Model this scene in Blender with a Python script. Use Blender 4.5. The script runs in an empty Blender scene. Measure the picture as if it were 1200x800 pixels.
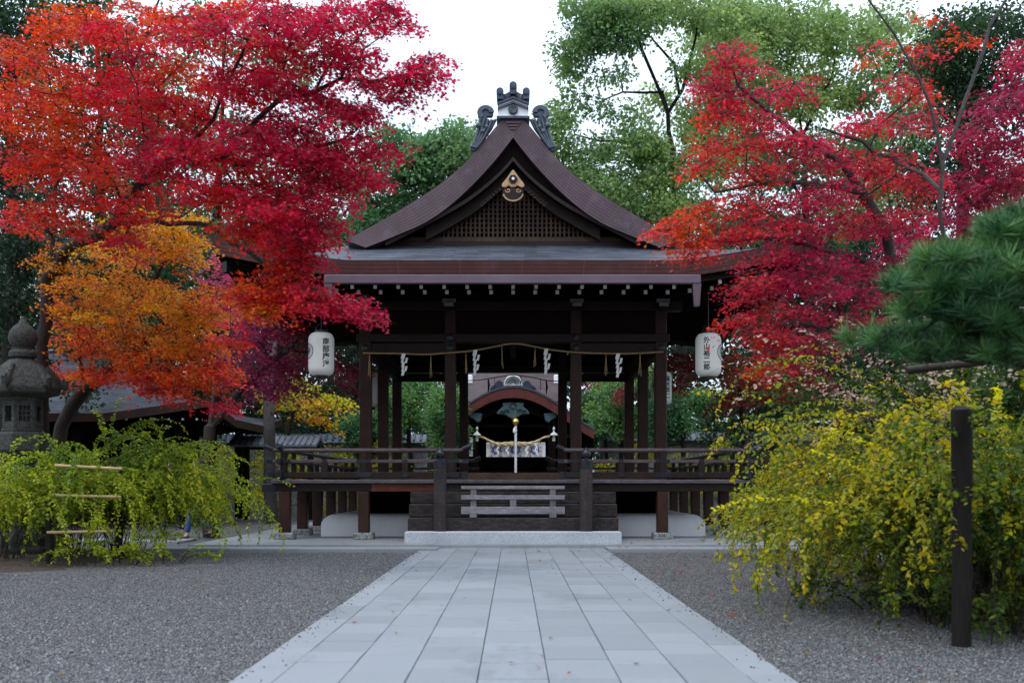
import bpy, bmesh, math, random
import numpy as np
from mathutils import Vector, Matrix
C = bpy.context.scene.collection
S = bpy.context.scene
R = math.radians
# ------------------------------------------------------------------ camera, sky, sun, exposure
F = 1250.0; CX = 601.3; HY = 568.0; EYE = 1.2
cam_d = bpy.data.cameras.new('camera'); cam = bpy.data.objects.new('camera', cam_d); C.objects.link(cam)
cam.location = (0, 0, EYE); cam.rotation_euler = (R(90), 0, 0)
cam_d.sensor_width = 36; cam_d.lens = 36 * F / 1200
cam_d.shift_x = -1.3 / 1200; cam_d.shift_y = (HY - 400) / 1200
cam_d.clip_start = 0.1; cam_d.clip_end = 1500
cam_d.dof.use_dof = True; cam_d.dof.focus_distance = 22.5; cam_d.dof.aperture_fstop = 2.2
S.camera = cam
SUN_EL, SUN_AZ = 60, 215      # azimuth measured clockwise from +Y: behind the camera, to the left
w = bpy.data.worlds.new('World'); S.world = w; w.use_nodes = True
nt = w.node_tree; nt.nodes.clear()
out = nt.nodes.new('ShaderNodeOutputWorld'); bg = nt.nodes.new('ShaderNodeBackground')
sky = nt.nodes.new('ShaderNodeTexSky'); sky.sky_type = 'NISHITA'; sky.sun_disc = False
sky.sun_elevation = R(SUN_EL); sky.sun_rotation = R(SUN_AZ)
tc = nt.nodes.new('ShaderNodeTexCoord'); nz = nt.nodes.new('ShaderNodeTexNoise')
nz.inputs['Scale'].default_value = 2.2; nz.inputs['Detail'].default_value = 6
rp = nt.nodes.new('ShaderNodeValToRGB'); rp.color_ramp.elements[0].position = .30; rp.color_ramp.elements[1].position = .55
rp.color_ramp.elements[0].color = (.70, .70, .70, 1); rp.color_ramp.elements[1].color = (.93, .93, .93, 1)
mx = nt.nodes.new('ShaderNodeMix'); mx.data_type = 'RGBA'
nt.links.new(tc.outputs['Generated'], nz.inputs['Vector']); nt.links.new(nz.outputs['Fac'], rp.inputs['Fac'])
nt.links.new(rp.outputs['Color'], mx.inputs['Factor']); nt.links.new(sky.outputs['Color'], mx.inputs['A'])
mx.inputs['B'].default_value = (9.5, 11.0, 13.1, 1)
# overcast sky: brighter overhead than at the horizon
sx_ = nt.nodes.new('ShaderNodeSeparateXYZ'); nt.links.new(tc.outputs['Generated'], sx_.inputs['Vector'])
mr = nt.nodes.new('ShaderNodeMapRange'); mr.inputs['From Min'].default_value = 0; mr.inputs['From Max'].default_value = 1
mr.inputs['To Min'].default_value = .74; mr.inputs['To Max'].default_value = 1.75; nt.links.new(sx_.outputs['Z'], mr.inputs['Value'])
vm = nt.nodes.new('ShaderNodeVectorMath'); vm.operation = 'SCALE'; nt.links.new(mx.outputs['Result'], vm.inputs[0]); nt.links.new(mr.outputs['Result'], vm.inputs['Scale'])
nt.links.new(vm.outputs['Vector'], bg.inputs['Color']); bg.inputs['Strength'].default_value = 0.13
nt.links.new(bg.outputs['Background'], out.inputs['Surface'])
sd = bpy.data.lights.new('sun', 'SUN'); sun = bpy.data.objects.new('sun', sd); C.objects.link(sun)
sd.energy = 1.2; sd.angle = R(25); sd.color = (1, .96, .9)
sun.rotation_euler = (R(90 - SUN_EL), 0, R(180 - SUN_AZ)); sun.location = (-10, -10, 30)
S.view_settings.view_transform = 'Standard'; S.view_settings.look = 'None'
S.view_settings.exposure = 0.0; S.view_settings.gamma = 1; S.view_settings.use_curve_mapping = False
S.cycles.use_denoising = True; S.cycles.max_bounces = 7; S.cycles.transparent_max_bounces = 8
S.cycles.use_adaptive_sampling = True; S.cycles.adaptive_threshold = 0.02

def P(px, py, d):            # a point of the place, read off the photograph at a known distance
    return np.array([(px - CX) * d / F, d, EYE + (HY - py) * d / F])
def ZX(py, d): return EYE + (HY - py) * d / F
def XX(px, d): return (px - CX) * d / F

# ------------------------------------------------------------------ materials
MATS = {}
def newmat(name):
    m = bpy.data.materials.new(name); m.use_nodes = True; n = m.node_tree; n.nodes.clear()
    o = n.nodes.new('ShaderNodeOutputMaterial'); b = n.nodes.new('ShaderNodeBsdfPrincipled')
    n.links.new(b.outputs['BSDF'], o.inputs['Surface']); MATS[name] = m
    return m, n, b, o
def ramp(n, src, stops):
    r = n.nodes.new('ShaderNodeValToRGB'); e = r.color_ramp.elements
    while len(e) < len(stops): e.new(.5)
    for el, (p, c) in zip(e, stops): el.position = p; el.color = (*c, 1)
    n.links.new(src, r.inputs['Fac']); return r.outputs['Color']
def coords(n, scale=(1, 1, 1), kind='Object'):
    t = n.nodes.new('ShaderNodeTexCoord'); m = n.nodes.new('ShaderNodeMapping'); m.inputs['Scale'].default_value = scale
    n.links.new(t.outputs[kind], m.inputs['Vector']); return m.outputs['Vector']
def noise(n, vec, scale=5, detail=5, rough=.6):
    t = n.nodes.new('ShaderNodeTexNoise'); t.inputs['Scale'].default_value = scale
    t.inputs['Detail'].default_value = detail; t.inputs['Roughness'].default_value = rough
    n.links.new(vec, t.inputs['Vector']); return t.outputs['Fac']
def mixc(n, a, b, fac, mode='MIX'):
    m = n.nodes.new('ShaderNodeMix'); m.data_type = 'RGBA'; m.blend_type = mode
    for v, k in ((a, 'A'), (b, 'B'), (fac, 'Factor')):
        if hasattr(v, 'is_output'): n.links.new(v, m.inputs[k])
        elif k == 'Factor': m.inputs[k].default_value = v
        else: m.inputs[k].default_value = (*v, 1)
    return m.outputs['Result']
def bump(n, b, h, strength=.3, dist=.01):
    k = n.nodes.new('ShaderNodeBump'); k.inputs['Strength'].default_value = strength; k.inputs['Distance'].default_value = dist
    n.links.new(h, k.inputs['Height']); n.links.new(k.outputs['Normal'], b.inputs['Normal'])
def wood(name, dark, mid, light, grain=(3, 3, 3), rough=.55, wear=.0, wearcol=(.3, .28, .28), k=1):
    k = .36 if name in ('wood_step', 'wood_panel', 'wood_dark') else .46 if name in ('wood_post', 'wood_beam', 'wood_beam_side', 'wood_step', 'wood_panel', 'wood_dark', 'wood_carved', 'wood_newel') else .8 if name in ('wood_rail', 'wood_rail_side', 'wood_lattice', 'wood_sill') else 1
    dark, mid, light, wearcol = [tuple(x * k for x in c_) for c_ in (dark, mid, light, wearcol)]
    m, n, b, o = newmat(name)
    v = coords(n, grain); f = noise(n, v, 6, 8, .65)
    c = ramp(n, f, [(.25, dark), (.5, mid), (.78, light)])
    f2 = noise(n, coords(n, (.9, .9, .9)), 2.3, 4)
    c = mixc(n, c, dark, ramp(n, f2, [(.42, (0, 0, 0)), (.7, (.7, .7, .7))]))
    if wear:
        f3 = noise(n, coords(n, (1.6, 1.6, 5)), 5, 9, .75)
        c = mixc(n, c, wearcol, ramp(n, f3, [(.56 - wear * .2, (0, 0, 0)), (.66, (wear, wear, wear))]))
    n.links.new(c, b.inputs['Base Color']); b.inputs['Roughness'].default_value = rough; b.inputs['Specular IOR Level'].default_value = .03 if name in ('wood_dark', 'wood_panel') else .2
    bump(n, b, f, .25, .006); return m
def plain(name, col, rough=.6, metal=0, var=.25, scale=6, bumps=.0):
    m, n, b, o = newmat(name)
    f = noise(n, coords(n), scale, 6)
    lo = tuple(x * (1 - var) for x in col); hi = tuple(min(1, x * (1 + var)) for x in col)
    n.links.new(ramp(n, f, [(.3, lo), (.7, hi)]), b.inputs['Base Color'])
    b.inputs['Roughness'].default_value = rough; b.inputs['Metallic'].default_value = metal
    if bumps: bump(n, b, f, bumps, .01)
    return m
GX, GY, GZ = (1.2, 14, 14), (14, 1.2, 14), (14, 14, 1.2)
wood('wood_post', (.030, .011, .008), (.075, .028, .018), (.14, .055, .036), GZ, .5, .35, (.14, .085, .06))
wood('wood_beam', (.018, .010, .007), (.040, .021, .015), (.075, .04, .028), GX, .5, .25, (.11, .07, .05))
wood('wood_beam_side', (.016, .009, .007), (.036, .019, .014), (.065, .035, .025), GY, .55)
wood('wood_red', (.05, .014, .008), (.13, .035, .02), (.19, .06, .03), GX, .55, .3, (.25, .1, .06))
wood('wood_floor', (.045, .024, .016), (.085, .046, .032), (.14, .08, .056), GX, .5, .3, (.2, .14, .1))
wood('wood_step', (.022, .015, .013), (.055, .038, .034), (.11, .08, .072), GX, .55, .55, (.23, .20, .20))
wood('wood_sill', (.05, .04, .042), (.10, .082, .088), (.17, .15, .16), GX, .5, .4, (.24, .22, .24))
wood('wood_rail', (.05, .036, .036), (.10, .075, .076), (.16, .125, .13), GX, .45, .3, (.24, .2, .2))
wood('wood_rail_side', (.05, .036, .036), (.10, .075, .076), (.16, .125, .13), GY, .45, .3, (.24, .2, .2))
wood('wood_newel', (.03, .022, .022), (.075, .056, .056), (.13, .10, .10), GZ, .45, .4, (.22, .18, .18))
wood('wood_grey', (.11, .10, .108), (.19, .175, .19), (.28, .265, .28), GX, .65, .4, (.4, .385, .4))
wood('wood_greypost', (.10, .09, .095), (.16, .145, .155), (.23, .21, .225), GZ, .65)
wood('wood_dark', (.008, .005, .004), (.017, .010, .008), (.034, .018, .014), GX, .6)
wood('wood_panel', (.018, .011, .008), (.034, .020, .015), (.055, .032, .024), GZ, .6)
wood('wood_lattice', (.028, .014, .009), (.08, .042, .025), (.20, .115, .07), GZ, .5)
wood('wood_pale', (.30, .17, .09), (.45, .28, .16), (.56, .38, .24), GZ, .5)
wood('wood_carved', (.02, .011, .008), (.05, .028, .02), (.10, .06, .045), (6, 6, 6), .45)
wood('stake', (.008, .006, .005), (.016, .012, .010), (.03, .024, .02), GZ, .8)
wood('bamboo', (.38, .26, .13), (.52, .38, .20), (.62, .48, .28), GX, .45)
wood('log_pole', (.025, .018, .014), (.05, .037, .03), (.09, .07, .055), GX, .6)
wood('bark', (.012, .009, .008), (.035, .026, .022), (.075, .058, .05), (9, 9, 2.2), .85)
wood('bark_grey', (.025, .021, .019), (.06, .052, .048), (.12, .108, .10), (8, 8, 2), .85)
wood('bark_dark', (.008, .007, .006), (.022, .018, .015), (.05, .042, .036), (7, 7, 2), .9)
plain('white_paint', (.80, .79, .76), .5, 0, .06)
plain('plaster', (.86, .87, .88), .7, 0, .05, 2.5)
def dirty(name):
    m, n, b, o = newmat(name)
    f = noise(n, coords(n, (1.2, 1.2, .5)), 3.2, 9, .75); f2 = noise(n, coords(n), 40, 4)
    c = mixc(n, (.86, .87, .88), (.55, .53, .50), ramp(n, f, [(.52, (0, 0, 0)), (.78, (.55, .55, .55))]))
    c = mixc(n, c, (.4, .37, .33), ramp(n, f2, [(.64, (0, 0, 0)), (.78, (.5, .5, .5))]))
    n.links.new(c, b.inputs['Base Color']); b.inputs['Roughness'].default_value = .8; bump(n, b, f2, .08, .004)
dirty('plaster_worn')
plain('black_metal', (.018, .02, .026), .38, .5, .4, 9)
plain('verdigris', (.035, .045, .05), .5, .5, .4, 9)
plain('tile_dark', (.055, .068, .09), .42, 0, .4, 7, .1)
plain('tile_ridge', (.038, .052, .078), .38, .2, .4, 8)
plain('copper_flash', (.12, .082, .105), .38, .35, .18, 1.5)
plain('paper_white', (.84, .84, .82), .7, 0, .04)
plain('straw', (.34, .24, .11), .8, 0, .3, 30)
plain('straw_thick', (.55, .42, .24), .8, 0, .3, 30)
plain('brass', (.62, .42, .10), .28, .9, .15)
plain('ink', (.012, .012, .013), .6, 0, .1)
plain('blue_dye', (.045, .06, .42), .7, 0, .1)
plain('red_dye', (.42, .03, .06), .7, 0, .1)
plain('teal_paint', (.05, .095, .10), .6, 0, .35, 8)
plain('gold_pale', (.62, .63, .58), .4, .1, .1)
plain('red_brown', (.11, .024, .018), .45, 0, .3, 4)
plain('jeans', (.03, .06, .19), .85, 0, .25, 20)
plain('black_cloth', (.012, .012, .014), .8, 0, .3, 20)
plain('pale_cloth', (.62, .62, .66), .8, 0, .1, 20)
plain('skin', (.50, .31, .22), .5, 0, .08)
plain('hair', (.012, .009, .008), .45, 0, .3)
plain('shoe', (.03, .03, .034), .5, 0, .2)
def roof_mat(name, a, b_, scale=3.4, rw=.42, rh=.11, kind='Object', rough=.5):
    m, n, b, o = newmat(name)
    v = coords(n, (1, 1, 1), kind)
    br = n.nodes.new('ShaderNodeTexBrick'); br.inputs['Scale'].default_value = 1
    br.inputs['Brick Width'].default_value = rw; br.inputs['Row Height'].default_value = rh
    br.inputs['Mortar Size'].default_value = .006; br.inputs['Mortar Smooth'].default_value = .4
    br.inputs['Color1'].default_value = (*a, 1); br.inputs['Color2'].default_value = (*b_, 1)
    br.inputs['Mortar'].default_value = (*[x * .45 for x in a], 1); n.links.new(v, br.inputs['Vector'])
    f = noise(n, coords(n), 1.3, 7, .7)
    c = mixc(n, br.outputs['Color'], tuple(x * 1.5 for x in b_), ramp(n, f, [(.45, (0, 0, 0)), (.75, (.75, .75, .75))]))
    n.links.new(c, b.inputs['Base Color']); b.inputs['Roughness'].default_value = rough
    b.inputs['Specular IOR Level'].default_value = .2; bump(n, b, br.outputs['Fac'], -.5, .01); return m
roof_mat('roof_slate', (.09, .095, .115), (.14, .15, .175), rough=.7)
roof_mat('roof_dim', (.028, .031, .039), (.055, .06, .072), rough=.75)
roof_mat('roof_tile', (.10, .115, .14), (.14, .155, .18), 3, .28, .3)
roof_mat('roof_pinkgrey', (.048, .028, .029), (.07, .042, .043), 3, .6, .2)
def band_mat(name, lo, hi, freq, axis, joints=1.1, grey=.5):
    m, n, b, o = newmat(name)
    t = n.nodes.new('ShaderNodeTexCoord'); s = n.nodes.new('ShaderNodeSeparateXYZ')
    n.links.new(t.outputs['UV'], s.inputs['Vector'])
    wv = n.nodes.new('ShaderNodeMath'); wv.operation = 'MULTIPLY'; wv.inputs[1].default_value = freq
    n.links.new(s.outputs['Y'], wv.inputs[0])
    fr = n.nodes.new('ShaderNodeMath'); fr.operation = 'FRACT'; n.links.new(wv.outputs[0], fr.inputs[0])
    c = ramp(n, fr.outputs[0], [(0, tuple(x * .35 for x in lo)), (.12, lo), (.85, hi), (1, tuple(x * 1.2 for x in hi))])
    f = noise(n, coords(n), 1.1, 7, .7)
    c = mixc(n, c, tuple(x * .55 for x in lo), ramp(n, f, [(.42, (0, 0, 0)), (.75, (.8, .8, .8))]))
    c = mixc(n, c, (.20, .17, .22), ramp(n, noise(n, coords(n, (1, 1, 1)), 2.1, 8, .7), [(.52, (0, 0, 0)), (.8, (grey, grey, grey))]))
    jm = n.nodes.new('ShaderNodeMath'); jm.operation = 'MULTIPLY'; jm.inputs[1].default_value = joints
    n.links.new(s.outputs['X'], jm.inputs[0]); jf = n.nodes.new('ShaderNodeMath'); jf.operation = 'FRACT'; n.links.new(jm.outputs[0], jf.inputs[0])
    c = mixc(n, c, tuple(x * 1.5 for x in hi), ramp(n, jf.outputs[0], [(0, (.5, .5, .5)), (.012, (.5, .5, .5)), (.02, (0, 0, 0))]))
    n.links.new(c, b.inputs['Base Color']); b.inputs['Roughness'].default_value = .5; b.inputs['Specular IOR Level'].default_value = .3
    bump(n, b, fr.outputs[0], .5, .02); return m
band_mat('roof_edge', (.058, .018, .016), (.105, .034, .028), 13, 1, .8, .18)
band_mat('verge_copper', (.048, .027, .034), (.098, .056, .066), 8, 1, 1.6, .4)
def speckle(name, base, lo, hi, scale, rough=.75):
    m, n, b, o = newmat(name); v = coords(n)
    vo = n.nodes.new('ShaderNodeTexVoronoi'); vo.inputs['Scale'].default_value = scale; n.links.new(v, vo.inputs['Vector'])
    s = n.nodes.new('ShaderNodeSeparateColor'); n.links.new(vo.outputs['Color'], s.inputs['Color'])
    c = ramp(n, s.outputs['Red'], [(.15, lo), (.4, base), (.85, hi)])
    f = noise(n, v, .9, 7, .7); c = mixc(n, c, tuple(x * .55 for x in base), ramp(n, f, [(.48, (0, 0, 0)), (.75, (.7, .7, .7))]))
    n.links.new(c, b.inputs['Base Color']); b.inputs['Roughness'].default_value = rough
    bump(n, b, s.outputs['Red'], .15, .004); return m
speckle('granite', (.40, .43, .47), (.27, .29, .33), (.48, .51, .55), 110)
speckle('granite_old', (.16, .165, .17), (.08, .085, .085), (.25, .26, .26), 30)
speckle('lantern_stone', (.030, .030, .026), (.016, .017, .014), (.055, .055, .05), 34, .9)
# paving: each slab carries its own stone tone; stains have shapes of their own
m, n, b, o = newmat('paving')
at = n.nodes.new('ShaderNodeAttribute'); at.attribute_name = 'col'
f = noise(n, coords(n), 1.6, 8, .72); f2 = noise(n, coords(n), 90, 3, .6)
c = mixc(n, at.outputs['Color'], (.20, .215, .235), ramp(n, f, [(.53, (0, 0, 0)), (.74, (.8, .8, .8))]))
c = mixc(n, c, (.12, .128, .138), ramp(n, noise(n, coords(n, (1, .45, 1)), .55, 7, .75), [(.52, (0, 0, 0)), (.66, (.8, .8, .8))]))
c = mixc(n, c, (.2, .21, .23), ramp(n, f2, [(.55, (0, 0, 0)), (.75, (.35, .35, .35))]))
n.links.new(c, b.inputs['Base Color']); b.inputs['Roughness'].default_value = .62; bump(n, b, f2, .12, .004)
# gravel
m, n, b, o = newmat('gravel')
v = coords(n); vo = n.nodes.new('ShaderNodeTexVoronoi'); vo.inputs['Scale'].default_value = 58; n.links.new(v, vo.inputs['Vector'])
s_ = n.nodes.new('ShaderNodeSeparateColor'); n.links.new(vo.outputs['Color'], s_.inputs['Color'])
c = ramp(n, s_.outputs['Green'], [(0, (.045, .047, .05)), (.35, (.105, .108, .112)), (.7, (.175, .175, .175)), (1, (.29, .285, .275))])
dk = ramp(n, vo.outputs['Distance'], [(.25, (0, 0, 0)), (.65, (.8, .8, .8))])
c = mixc(n, c, (.035, .035, .038), dk)
f = noise(n, v, .35, 6, .65); c = mixc(n, c, (.13, .125, .125), ramp(n, f, [(.45, (0, 0, 0)), (.7, (.55, .55, .55))]))
n.links.new(c, b.inputs['Base Color']); b.inputs['Roughness'].default_value = .8
iv = n.nodes.new('ShaderNodeMath'); iv.operation = 'SUBTRACT'; iv.inputs[0].default_value = 1; n.links.new(vo.outputs['Distance'], iv.inputs[1])
bump(n, b, iv.outputs[0], .8, .02)
# soil under the shrubs
m, n, b, o = newmat('soil')
f = noise(n, coords(n), 9, 9, .7)
n.links.new(ramp(n, f, [(.3, (.02, .015, .011)), (.6, (.06, .045, .035)), (.8, (.12, .085, .06))]), b.inputs['Base Color']); b.inputs['Roughness'].default_value = .95; bump(n, b, f, .6, .03)
# lantern paper: lets light through, faint ribs
m, n, b, o = newmat('lantern_paper')
wv = n.nodes.new('ShaderNodeTexWave'); wv.bands_direction = 'Z'; wv.inputs['Scale'].default_value = 7.5
n.links.new(coords(n), wv.inputs['Vector'])
n.links.new(ramp(n, wv.outputs['Fac'], [(.0, (.76, .76, .70)), (.5, (.84, .84, .79))]), b.inputs['Base Color'])
b.inputs['Roughness'].default_value = .45; bump(n, b, wv.outputs['Fac'], .25, .006)
tr = n.nodes.new('ShaderNodeBsdfTranslucent'); tr.inputs['Color'].default_value = (.85, .84, .76, 1)
ms = n.nodes.new('ShaderNodeMixShader'); ms.inputs[0].default_value = .35
n.links.new(b.outputs['BSDF'], ms.inputs[1]); n.links.new(tr.outputs['BSDF'], ms.inputs[2]); n.links.new(ms.outputs[0], o.inputs['Surface'])
def leafmat(name, trans=.4, rough=.45, spec=.35):
    m, n, b, o = newmat(name)
    a = n.nodes.new('ShaderNodeAttribute'); a.attribute_name = 'col'
    n.links.new(a.outputs['Color'], b.inputs['Base Color']); b.inputs['Roughness'].default_value = rough
    b.inputs['Specular IOR Level'].default_value = spec
    t = n.nodes.new('ShaderNodeBsdfTranslucent'); h = n.nodes.new('ShaderNodeHueSaturation')
    h.inputs['Value'].default_value = 1.5; h.inputs['Saturation'].default_value = 1.05
    n.links.new(a.outputs['Color'], h.inputs['Color']); n.links.new(h.outputs['Color'], t.inputs['Color'])
    x = n.nodes.new('ShaderNodeMixShader'); x.inputs[0].default_value = trans
    n.links.new(b.outputs['BSDF'], x.inputs[1]); n.links.new(t.outputs['BSDF'], x.inputs[2]); n.links.new(x.outputs[0], o.inputs['Surface'])
leafmat('leaf', .50, .45, .25); leafmat('leaf_green', .42, .5, .3); leafmat('needle', .15, .4); leafmat('pebble', 0, .8, .3)

# ------------------------------------------------------------------ objects
ORG = {}
def org(p): return ORG.get(p.name, Vector((0, 0, 0))) if p else Vector((0, 0, 0))
def tag(o, label, cat, group=None):
    o['label'] = label; o['category'] = cat
    if group: o['group'] = group
    return o
def thing(name, label, cat, loc=(0, 0, 0), group=None, rotz=0):
    o = bpy.data.objects.new(name, None); C.objects.link(o); o.location = loc; o.rotation_euler = (0, 0, rotz)
    o.empty_display_size = .2
    ORG[o.name] = Vector(loc) if rotz == 0 else Vector((0, 0, 0))
    return tag(o, label, cat, group)
def struct(o, kind='structure'): o['kind'] = kind; return o
def link(name, me, parent=None):
    o = bpy.data.objects.new(name, me); C.objects.link(o)
    if parent is not None:
        o.parent = parent; ORG[o.name] = org(parent)
    return o
class MB:
    """collects boxes, tubes, prisms and lathes; build() links them as one mesh object (coordinates are the place's, or local)"""
    def __init__(s): s.v = []; s.f = []; s.m = []; s.uv = {}
    def add(s, vs, fs, mi=0, uvs=None):
        b = len(s.v); s.v += [tuple(map(float, v)) for v in vs]
        for i, f in enumerate(fs):
            if uvs: s.uv[len(s.f)] = [uvs[k] for k in f]
            s.f.append([b + k for k in f]); s.m.append(mi)
        return s
    def box(s, x0, x1, y0, y1, z0, z1, mi=0, fm=None):
        vs = [(x, y, z) for x in (x0, x1) for y in (y0, y1) for z in (z0, z1)]
        fs = [(0, 1, 3, 2), (4, 6, 7, 5), (0, 4, 5, 1), (2, 3, 7, 6), (0, 2, 6, 4), (1, 5, 7, 3)]  # -x +x -y +y -z +z
        b = len(s.v); s.v += [tuple(map(float, v)) for v in vs]
        for i, f in enumerate(fs): s.f.append([b + k for k in f]); s.m.append(fm.get(i, mi) if fm else mi)
        return s
    def cbox(s, c, d, mi=0, rot=None, fm=None):
        k = MB(); k.box(-d[0] / 2, d[0] / 2, -d[1] / 2, d[1] / 2, -d[2] / 2, d[2] / 2, mi, fm)
        M = rot or Matrix.Identity(3); c = Vector(c)
        b = len(s.v); s.v += [tuple(M @ Vector(v) + c) for v in k.v]
        s.f += [[b + i for i in f] for f in k.f]; s.m += k.m; return s
    def tube(s, pts, rad, n=8, mi=0, cap=True):
        pts = [Vector(p) for p in pts]; rad = rad if hasattr(rad, '__len__') else [rad] * len(pts)
        b = len(s.v); up = None
        for i, p in enumerate(pts):
            t = (pts[min(i + 1, len(pts) - 1)] - pts[max(i - 1, 0)])
            t = t.normalized() if t.length > 1e-9 else Vector((0, 0, 1))
            if up is None: up = Vector((1, 0, 0)) if abs(t.x) < .8 else Vector((0, 0, 1))
            a = (up - t * up.dot(t)).normalized(); c = t.cross(a); up = a
            for k in range(n):
                q = p + (a * math.cos(2 * math.pi * k / n) + c * math.sin(2 * math.pi * k / n)) * rad[i]; s.v.append(tuple(q))
        for i in range(len(pts) - 1):
            for k in range(n):
                s.f.append([b + i * n + k, b + i * n + (k + 1) % n, b + (i + 1) * n + (k + 1) % n, b + (i + 1) * n + k]); s.m.append(mi)
        if cap:
            s.f.append([b + k for k in range(n)][::-1]); s.m.append(mi)
            e = b + (len(pts) - 1) * n; s.f.append([e + k for k in range(n)]); s.m.append(mi)
        return s
    def lathe(s, prof, c=(0, 0, 0), n=20, mi=0, sq=None):
        b = len(s.v)
        for r, z in prof:
            for k in range(n):
                a = 2 * math.pi * (k + .5) / n; s.v.append((c[0] + r * math.cos(a), c[1] + r * math.sin(a), c[2] + z))
        for i in range(len(prof) - 1):
            for k in range(n): s.f.append([b + i * n + k, b + i * n + (k + 1) % n, b + (i + 1) * n + (k + 1) % n, b + (i + 1) * n + k]); s.m.append(mi)
        s.f.append([b + k for k in range(n)][::-1]); s.m.append(mi)
        e = b + (len(prof) - 1) * n; s.f.append([e + k for k in range(n)]); s.m.append(mi); return s
    def prism(s, poly, y0, y1, mi=0, side=None):          # polygon in x,z pushed along y
        n = len(poly); b = len(s.v)
        s.v += [(x, y0, z) for x, z in poly] + [(x, y1, z) for x, z in poly]
        s.f.append([b + k for k in range(n)]); s.m.append(mi); s.f.append([b + n + k for k in range(n)][::-1]); s.m.append(mi)
        for k in range(n): s.f.append([b + k, b + n + k, b + n + (k + 1) % n, b + (k + 1) % n]); s.m.append(mi if side is None else side)
        return s
    def strip(s, A, B, y0, y1, mi=0, top=None, bot=None):      # a band between two curves in x,z, pushed along y; UV: x along, y across
        n = len(A); b = len(s.v)
        for (c, y) in ((A, y0), (B, y0), (A, y1), (B, y1)): s.v += [(x, y, z) for x, z in c]
        L = [0]
        for i in range(1, n): L.append(L[-1] + math.hypot(A[i][0] - A[i - 1][0], A[i][1] - A[i - 1][1]))
        for i in range(n - 1):
            h = [math.hypot(A[k][0] - B[k][0], A[k][1] - B[k][1]) for k in (i, i + 1)]
            s.uv[len(s.f)] = [(L[i], 0), (L[i], h[0] / h[0]), (L[i + 1], 1), (L[i + 1], 0)]
            s.f.append([b + i, b + n + i, b + n + i + 1, b + i + 1]); s.m.append(mi)
            s.f.append([b + 2 * n + i, b + 2 * n + i + 1, b + 3 * n + i + 1, b + 3 * n + i]); s.m.append(mi)
            s.f.append([b + i, b + i + 1, b + 2 * n + i + 1, b + 2 * n + i]); s.m.append(mi if top is None else top)
            s.f.append([b + n + i, b + 3 * n + i, b + 3 * n + i + 1, b + n + i + 1]); s.m.append(mi if bot is None else bot)
        for i in (0, n - 1): s.f.append([b + i, b + 2 * n + i, b + 3 * n + i, b + n + i]); s.m.append(mi)
        return s
    def build(s, name, mats, parent=None, bevel=0, smooth=False, seg=1):
        me = bpy.data.meshes.new(name); T = org(parent)
        me.from_pydata([(v[0] - T.x, v[1] - T.y, v[2] - T.z) for v in s.v], [], s.f)
        for m_ in ([mats] if isinstance(mats, str) else mats): me.materials.append(MATS[m_])
        me.polygons.foreach_set('material_index', s.m)
        if s.uv:
            uv = me.uv_layers.new(name='UVMap')
            for fi, l in s.uv.items():
                for k, li in enumerate(me.polygons[fi].loop_indices): uv.data[li].uv = l[k]
        bm = bmesh.new(); bm.from_mesh(me); bmesh.ops.recalc_face_normals(bm, faces=bm.faces); bm.to_mesh(me); bm.free()
        if smooth:
            me.polygons.foreach_set('use_smooth', [True] * len(me.polygons))
            me.set_sharp_from_angle(angle=R(40))
        o = link(name, me, parent)
        if bevel:
            md = o.modifiers.new('bevel', 'BEVEL'); md.width = bevel; md.segments = seg; md.limit_method = 'ANGLE'; md.angle_limit = R(40)
        return o
def copy_tree(o, parent=None):
    c = o.copy(); C.objects.link(c)
    if parent is not None: c.parent = parent
    for ch in list(o.children): copy_tree(ch, c)
    return c
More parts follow.
